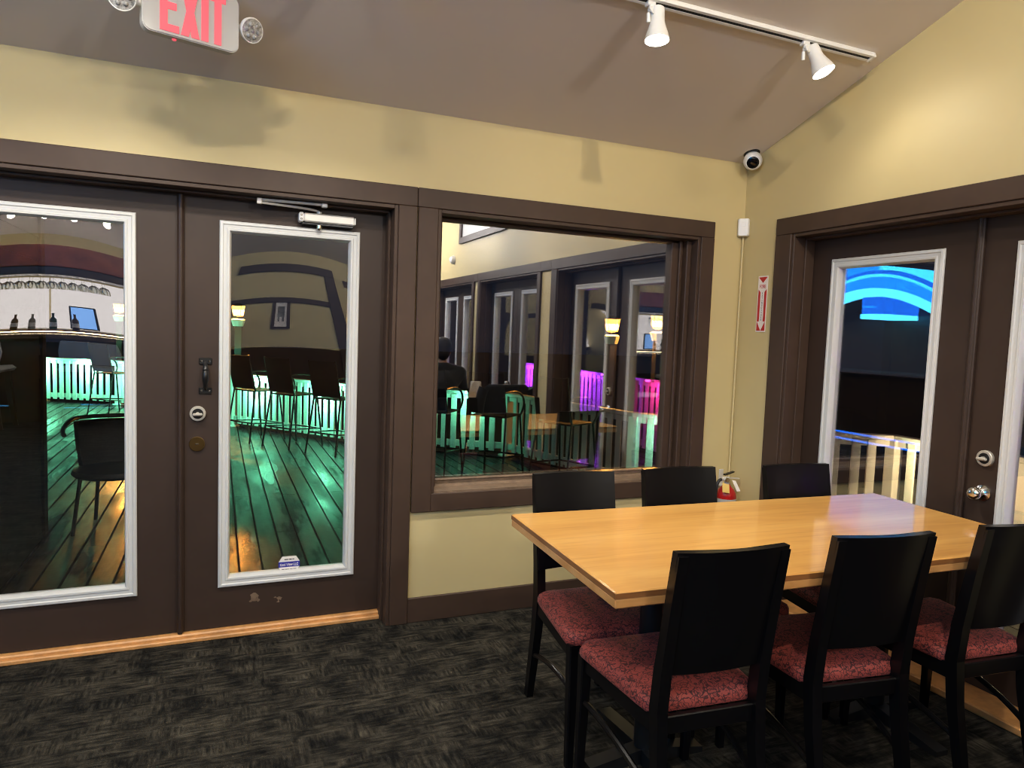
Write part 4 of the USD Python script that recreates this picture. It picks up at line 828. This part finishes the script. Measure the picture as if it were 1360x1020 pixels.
# ================================================================== OUTSIDE: DECK, RAILINGS, STOOLS, LAMPS
DZ = -0.10
RAIL = [(-7.0, 12.2), (-4.45, 10.85), (-2.62, 7.85), (-1.05, 5.75), (0.52, 4.72), (1.02, 2.62), (2.05, 1.12), (2.50, 0.88), (2.50, -1.35), (2.50, -3.4), (2.50, -4.7), (2.50, -6.6), (2.50, -8.4)]
area = sg.Polygon([(-7.0, W + 0.01)] + [(x, y) for x, y in RAIL] + [(W + 0.01, -8.4), (W + 0.01, W + 0.01)]).buffer(0.10, join_style=2)
area = area - sg.Polygon([(-9, W + 0.005), (W + 0.005, W + 0.005), (W + 0.005, -10), (-9, -10)])
dk = thing('deck', 'wet dark timber deck outside the glazed doors', 'deck', kind='structure')
bw = 0.138; x = -7.1; k = 0
while x < 2.7:
    strip = area.intersection(sg.box(x, -9, x + bw - 0.014, 13))
    for g in (strip.geoms if hasattr(strip, 'geoms') else [strip]):
        if g.is_empty or g.area < 0.01: continue
        y0, y1 = g.bounds[1], g.bounds[3]; cuts = [y0] + [c_ for c_ in (0.9 + 3.6 * q + (k % 3) * 1.2 for q in range(-3, 4)) if y0 + 0.3 < c_ < y1 - 0.3] + [y1]
        for a_, b_ in zip(cuts, cuts[1:]):
            pc_ = g.intersection(sg.box(x, a_ + 0.002, x + bw, b_ - 0.002))
            if pc_.is_empty or pc_.geom_type != 'Polygon': continue
            obj('plank', poly(pc_, DZ - 0.03, DZ - 0.002 * (k % 2)), M['deck'][k % 3], dk)
    x += bw; k += 1
o = obj('ground', box(-40, 40, -30, 60, -0.9, -0.6), M['ground']); tagp(o, 'dark unlit ground below and beyond the deck', 'ground', kind='structure')
sw_ = thing('wall_outside', 'dark clad outer wall running out beside the left door', 'wall', kind='structure')
for k in range(17): obj('siding_board', hull([(x_, y_, z_ + 0.16 * k) for x_, z_ in ((-4.10, DZ), (-3.945, DZ), (-3.955, DZ + 0.165), (-4.10, DZ + 0.165)) for y_ in (W + 0.01, 2.40)]), M['siding'], sw_)
obj('corner_board', box(-4.12, -3.93, 2.38, 2.48, DZ, 2.62, 0.004), M['siding'], sw_)

RAILINFO = [('greenled', (0.19, 1.0, 0.56), GREEN_L, 'green-lit white railing at the far left end of the deck'), ('greenled', (0.19, 1.0, 0.56), GREEN_L * 1.5, 'green-lit white railing seen through the left door glass'),
            ('greenled', (0.19, 1.0, 0.56), GREEN_L, 'green-lit white railing behind the stools in the second door glass'), ('greenled', (0.19, 1.0, 0.56), GREEN_L * 0.22, 'green-lit white railing behind the stools in the left of the window'),
            (None, None, 0, 'white railing section crossing the middle of the window'), ('greenled', (0.35, 1.0, 0.6), GREEN_L * 0.25, 'pale railing section at the right edge of the window'),
            (None, None, 0, 'short cream railing section at the deck corner by the side doors'), ('warmled', (1.0, 0.72, 0.36), 1.6, 'cream warm-lit railing seen through the side door by the table'),
            (None, None, 0, 'white railing outside the second leaf of the side doors'), ('pinkled', (1.0, 0.03, 0.30), PURPLE_L * 0.16, 'white railing lit magenta, mirrored at the right of the window'),
            ('purpleled', (0.40, 0.04, 1.0), PURPLE_L * 0.6, 'white railing lit violet, mirrored left of the magenta one'),
            ('purpleled', (0.34, 0.04, 1.0), PURPLE_L, 'white railing lit purple, farthest along the side deck')]
for i, ((x_0, y_0), (x_1, y_1)) in enumerate(zip(RAIL, RAIL[1:])):
    led, col, pw, lb = RAILINFO[i]
    RH = 0.80 if i < 9 else 1.0
    L_ = math.hypot(x_1 - x_0, y_1 - y_0); ang = math.degrees(math.atan2(y_1 - y_0, x_1 - x_0))
    t = thing('deck_railing', lb, 'railing', (x_0, y_0, DZ), ang)
    obj('top_rail', box(-0.02, L_ + 0.02, -0.045, 0.045, RH - 0.04, RH, 0.006), M['railwhite'], t)
    obj('sub_rail', box(0, L_, -0.02, 0.02, RH - 0.10, RH - 0.04, 0.004), M['railwhite'], t); obj('bottom_rail', box(0, L_, -0.02, 0.02, 0.09, 0.17, 0.004), M['railwhite'], t)
    nP = max(1, round(L_ / 1.9))
    for k in range(nP + (1 if i == len(RAIL) - 2 else 0)):
        u = L_ * k / nP; p_ = obj('post', box(u - 0.05, u + 0.05, -0.05, 0.05, 0, RH - 0.035, 0.006), M['railwhite'], t)
        obj('base_plate', box(u - 0.075, u + 0.075, -0.075, 0.075, 0, 0.025, 0.004), M['railwhite'], p_)
    nK = max(2, round(L_ / 0.125))
    for k in range(nK):
        u = L_ * (k + 0.5) / nK
        if min(abs(u - L_ * q / nP) for q in range(nP + 1)) < 0.075: continue
        obj('picket', box(u - 0.036, u + 0.036, -0.034, -0.014, 0.06, RH - 0.045, 0.003), M['railwhite'], t)
    if led:
        nL = max(1, round(L_ / 1.1))
        for k in range(nL):
            u = L_ * (k + 0.5) / nL; q = obj('rail_lamp', lathe([(0, 0), (0.03, 0), (0.03, -0.02), (0.022, -0.026), (0, -0.026)], 16), M[led], t); v_ = move(trimesh.Trimesh(np.array(UsdGeom.Mesh(q).GetPointsAttr().Get()), np.array(UsdGeom.Mesh(q).GetFaceVertexIndicesAttr().Get()).reshape(-1, 3), process=False), (u, -0.24, RH + 0.01)).vertices
            UsdGeom.Mesh(q).GetPointsAttr().Set([Gf.Vec3f(*map(float, p2)) for p2 in v_])
            obj('lamp_bracket', box(u - 0.01, u + 0.01, -0.24, -0.04, RH - 0.02, RH - 0.005), M['railwhite'], t)
            dl = UsdLux.DiskLight.Define(stage, f'{t.GetPath()}/led_light_{k}'); dl.AddTranslateOp().Set(Gf.Vec3d(u, -0.24, RH - 0.10)); dl.AddRotateXOp().Set(72.0)
            dl.CreateRadiusAttr(0.04); dl.CreateColorAttr(Gf.Vec3f(*col)); dl.CreateIntensityAttr(pw * LEDK); dl.CreateNormalizeAttr(True)

# bar-height sling stools facing the railing
def stool(loc, rz, label, group):
    t = thing('patio_bar_stool', label, 'bar stool', loc, rz, group); r = 0.011
    obj('backrest', loft([[(x_, -0.21 - 0.10 * (z_ - .66) / .5 - 0.025 * (1 - (x_ / w_) ** 2) + d_, z_) for x_, d_ in [(q, 0) for q in np.linspace(-w_, w_, 7)] + [(q, 0.012) for q in np.linspace(w_, -w_, 7)]] for z_, w_ in ((0.70, .205), (0.85, .21), (1.0, .21), (1.13, .20))]), M['sling'], t, smooth=40)
    obj('seat', loft([[(x_, y_, z_ + h_) for x_, y_ in ((-.2, -.19), (.2, -.19), (.21, .2), (-.21, .2))] for h_, z_ in ((0.66, 0), (0.675, 0))]), M['sling'], t)
    for s_ in (-1, 1):
        obj('leg', tube([(s_ * .205, .19, .665), (s_ * .235, .27, 0)], r, 8), M['blackmetal'], t, smooth=40)
        obj('leg', tube([(s_ * .205, -.19, .70), (s_ * .235, -.30, 0)], r, 8), M['blackmetal'], t, smooth=40)
        obj('armrest', tube(bez([(s_ * .215, -.25, .93), (s_ * .25, .16, .98), (s_ * .25, .30, .80), (s_ * .21, .19, .665)], 12), 0.0125, 8), M['blackmetal'], t, smooth=40)
        obj('back_post', tube([(s_ * .205, -.19, .66), (s_ * .205, -.30, 1.14)], r, 8), M['blackmetal'], t, smooth=40)
    obj('footrest', cat(tube([(-.225, .243, .22), (.225, .243, .22)], .009, 8), tube([(-.225, -.262, .26), (.225, -.262, .26)], .009, 8), tube([(-.225, .243, .22), (-.225, -.262, .26)], .009, 8), tube([(.225, .243, .22), (.225, -.262, .26)], .009, 8)), M['blackmetal'], t, smooth=40)
    return t
GS = 'dark sling bar stools on the deck facing the railing'
fr_ = -52
st0 = stool((-1.92, 5.98, DZ), fr_, 'dark bar stool in the middle of the second door glass', GS)
for x_, y_, rz, lb in ((-2.34, 6.56, -54, 'dark bar stool at the left edge of the second door glass'), (-1.46, 5.40, -50, 'dark bar stool at the right of the second door glass'), (-4.35, 9.5, -45, 'dark bar stool right of the lit rail in the left door glass'),
                       (-3.62, 8.25, -50, 'dark bar stool at the right edge of the left door glass'), (-0.62, 4.05, -38, 'dark bar stool at the left edge of the window'), (-0.08, 3.62, -46, 'dark bar stool left of the middle of the window'), (0.42, 2.95, -62, 'dark bar stool right of the middle of the window')):
    dup(st0, (x_, y_, DZ), rz, lb, GS)

# low dark patio armchair near the left door
pa = thing('patio_armchair', 'dark round-backed patio armchair standing near the left door', 'armchair', (-3.52, 2.55, DZ), 170)
obj('backrest', loft([[((r_ + d_) * math.sin(a), -(r_ + d_) * math.cos(a) * 0.95, z_) for a, d_ in [(q, 0) for q in np.linspace(-1.3, 1.3, 17)] + [(q, -0.03) for q in np.linspace(1.3, -1.3, 17)]] for z_, r_ in ((0.42, .27), (0.6, .30), (0.78, .315))]), M['sling'], pa, smooth=45)
obj('seat', lathe([(0, 0.40), (0.26, 0.40), (0.28, 0.42), (0.27, 0.45), (0, 0.46)], 28), M['sling'], pa, smooth=40)
obj('arm_rail', tube([(0.325 * math.sin(a), -0.325 * math.cos(a) * 0.95, 0.80 - 0.10 * max(0, abs(a) - 1.2)) for a in np.linspace(-2.1, 2.1, 25)], 0.016, 8), M['blackmetal'], pa, smooth=40)
for a in (0.75, 2.35, -0.75, -2.35): obj('leg', tube([(0.24 * math.sin(a), -0.24 * math.cos(a), 0.44), (0.30 * math.sin(a), -0.30 * math.cos(a), 0)], 0.014, 8), M['blackmetal'], pa, smooth=40)

# post lanterns along the edge of the deck
def lantern(x_, y_, z_, label):
    t = thing('post_lantern', label, 'lantern', (x_, y_, -0.6), group='amber post lanterns along the deck edge')
    h_ = z_ + 0.6
    L_ = lambda P, n: lathe([(r * 0.76, h_ + (z - h_) * 0.76 if z > h_ - 0.4 else z) for r, z in P], n)
    obj('post', box(-0.05, 0.05, -0.05, 0.05, 0, h_ - 0.24, 0.006), M['deckframe'], t)
    obj('base_collar', L_([(0, h_ - 0.33), (0.10, h_ - 0.33), (0.13, h_ - 0.24), (0.14, h_ - 0.20), (0.10, h_ - 0.17), (0, h_ - 0.17)], 8), M['railwhite'], t)
    sh = obj('amber_shade', L_([(0.095, h_ - 0.12), (0.135, h_ + 0.09), (0.128, h_ + 0.09), (0.088, h_ - 0.12)], 8), M['amber'], t)
    obj('flame_lamp', L_([(0, h_ - 0.12), (0.06, h_ - 0.11), (0.095, h_ + 0.0), (0.10, h_ + 0.06), (0, h_ + 0.07)], 12), M['amberhot'], sh)
    obj('roof_cap', L_([(0, h_ + 0.16), (0.03, h_ + 0.15), (0.15, h_ + 0.10), (0.15, h_ + 0.09), (0, h_ + 0.09)], 8), M['deckframe'], t)
    for a in range(4): obj('shade_bar', tube([(0.075 * math.cos(a * math.pi / 2 + .4), 0.075 * math.sin(a * math.pi / 2 + .4), h_ - 0.09), (0.106 * math.cos(a * math.pi / 2 + .4), 0.106 * math.sin(a * math.pi / 2 + .4), h_ + 0.07)], 0.004, 5), M['deckframe'], t)
    sphere_light(str(t.GetPath()) + '/lamp_light', (0, 0, h_ - 0.5 + 0.48), (1.0, 0.46, 0.08), 15.0, 0.09)
lantern(-4.54, 11.75, 1.64, 'amber lantern in the left door glass')
lantern(-2.53, 8.6, 1.64, 'amber lantern at the left of the second door glass')
lantern(1.90, 4.60, 1.60, 'amber lantern in the window, left of two')
lantern(2.42, 4.32, 1.66, 'amber lantern in the window, right of two')
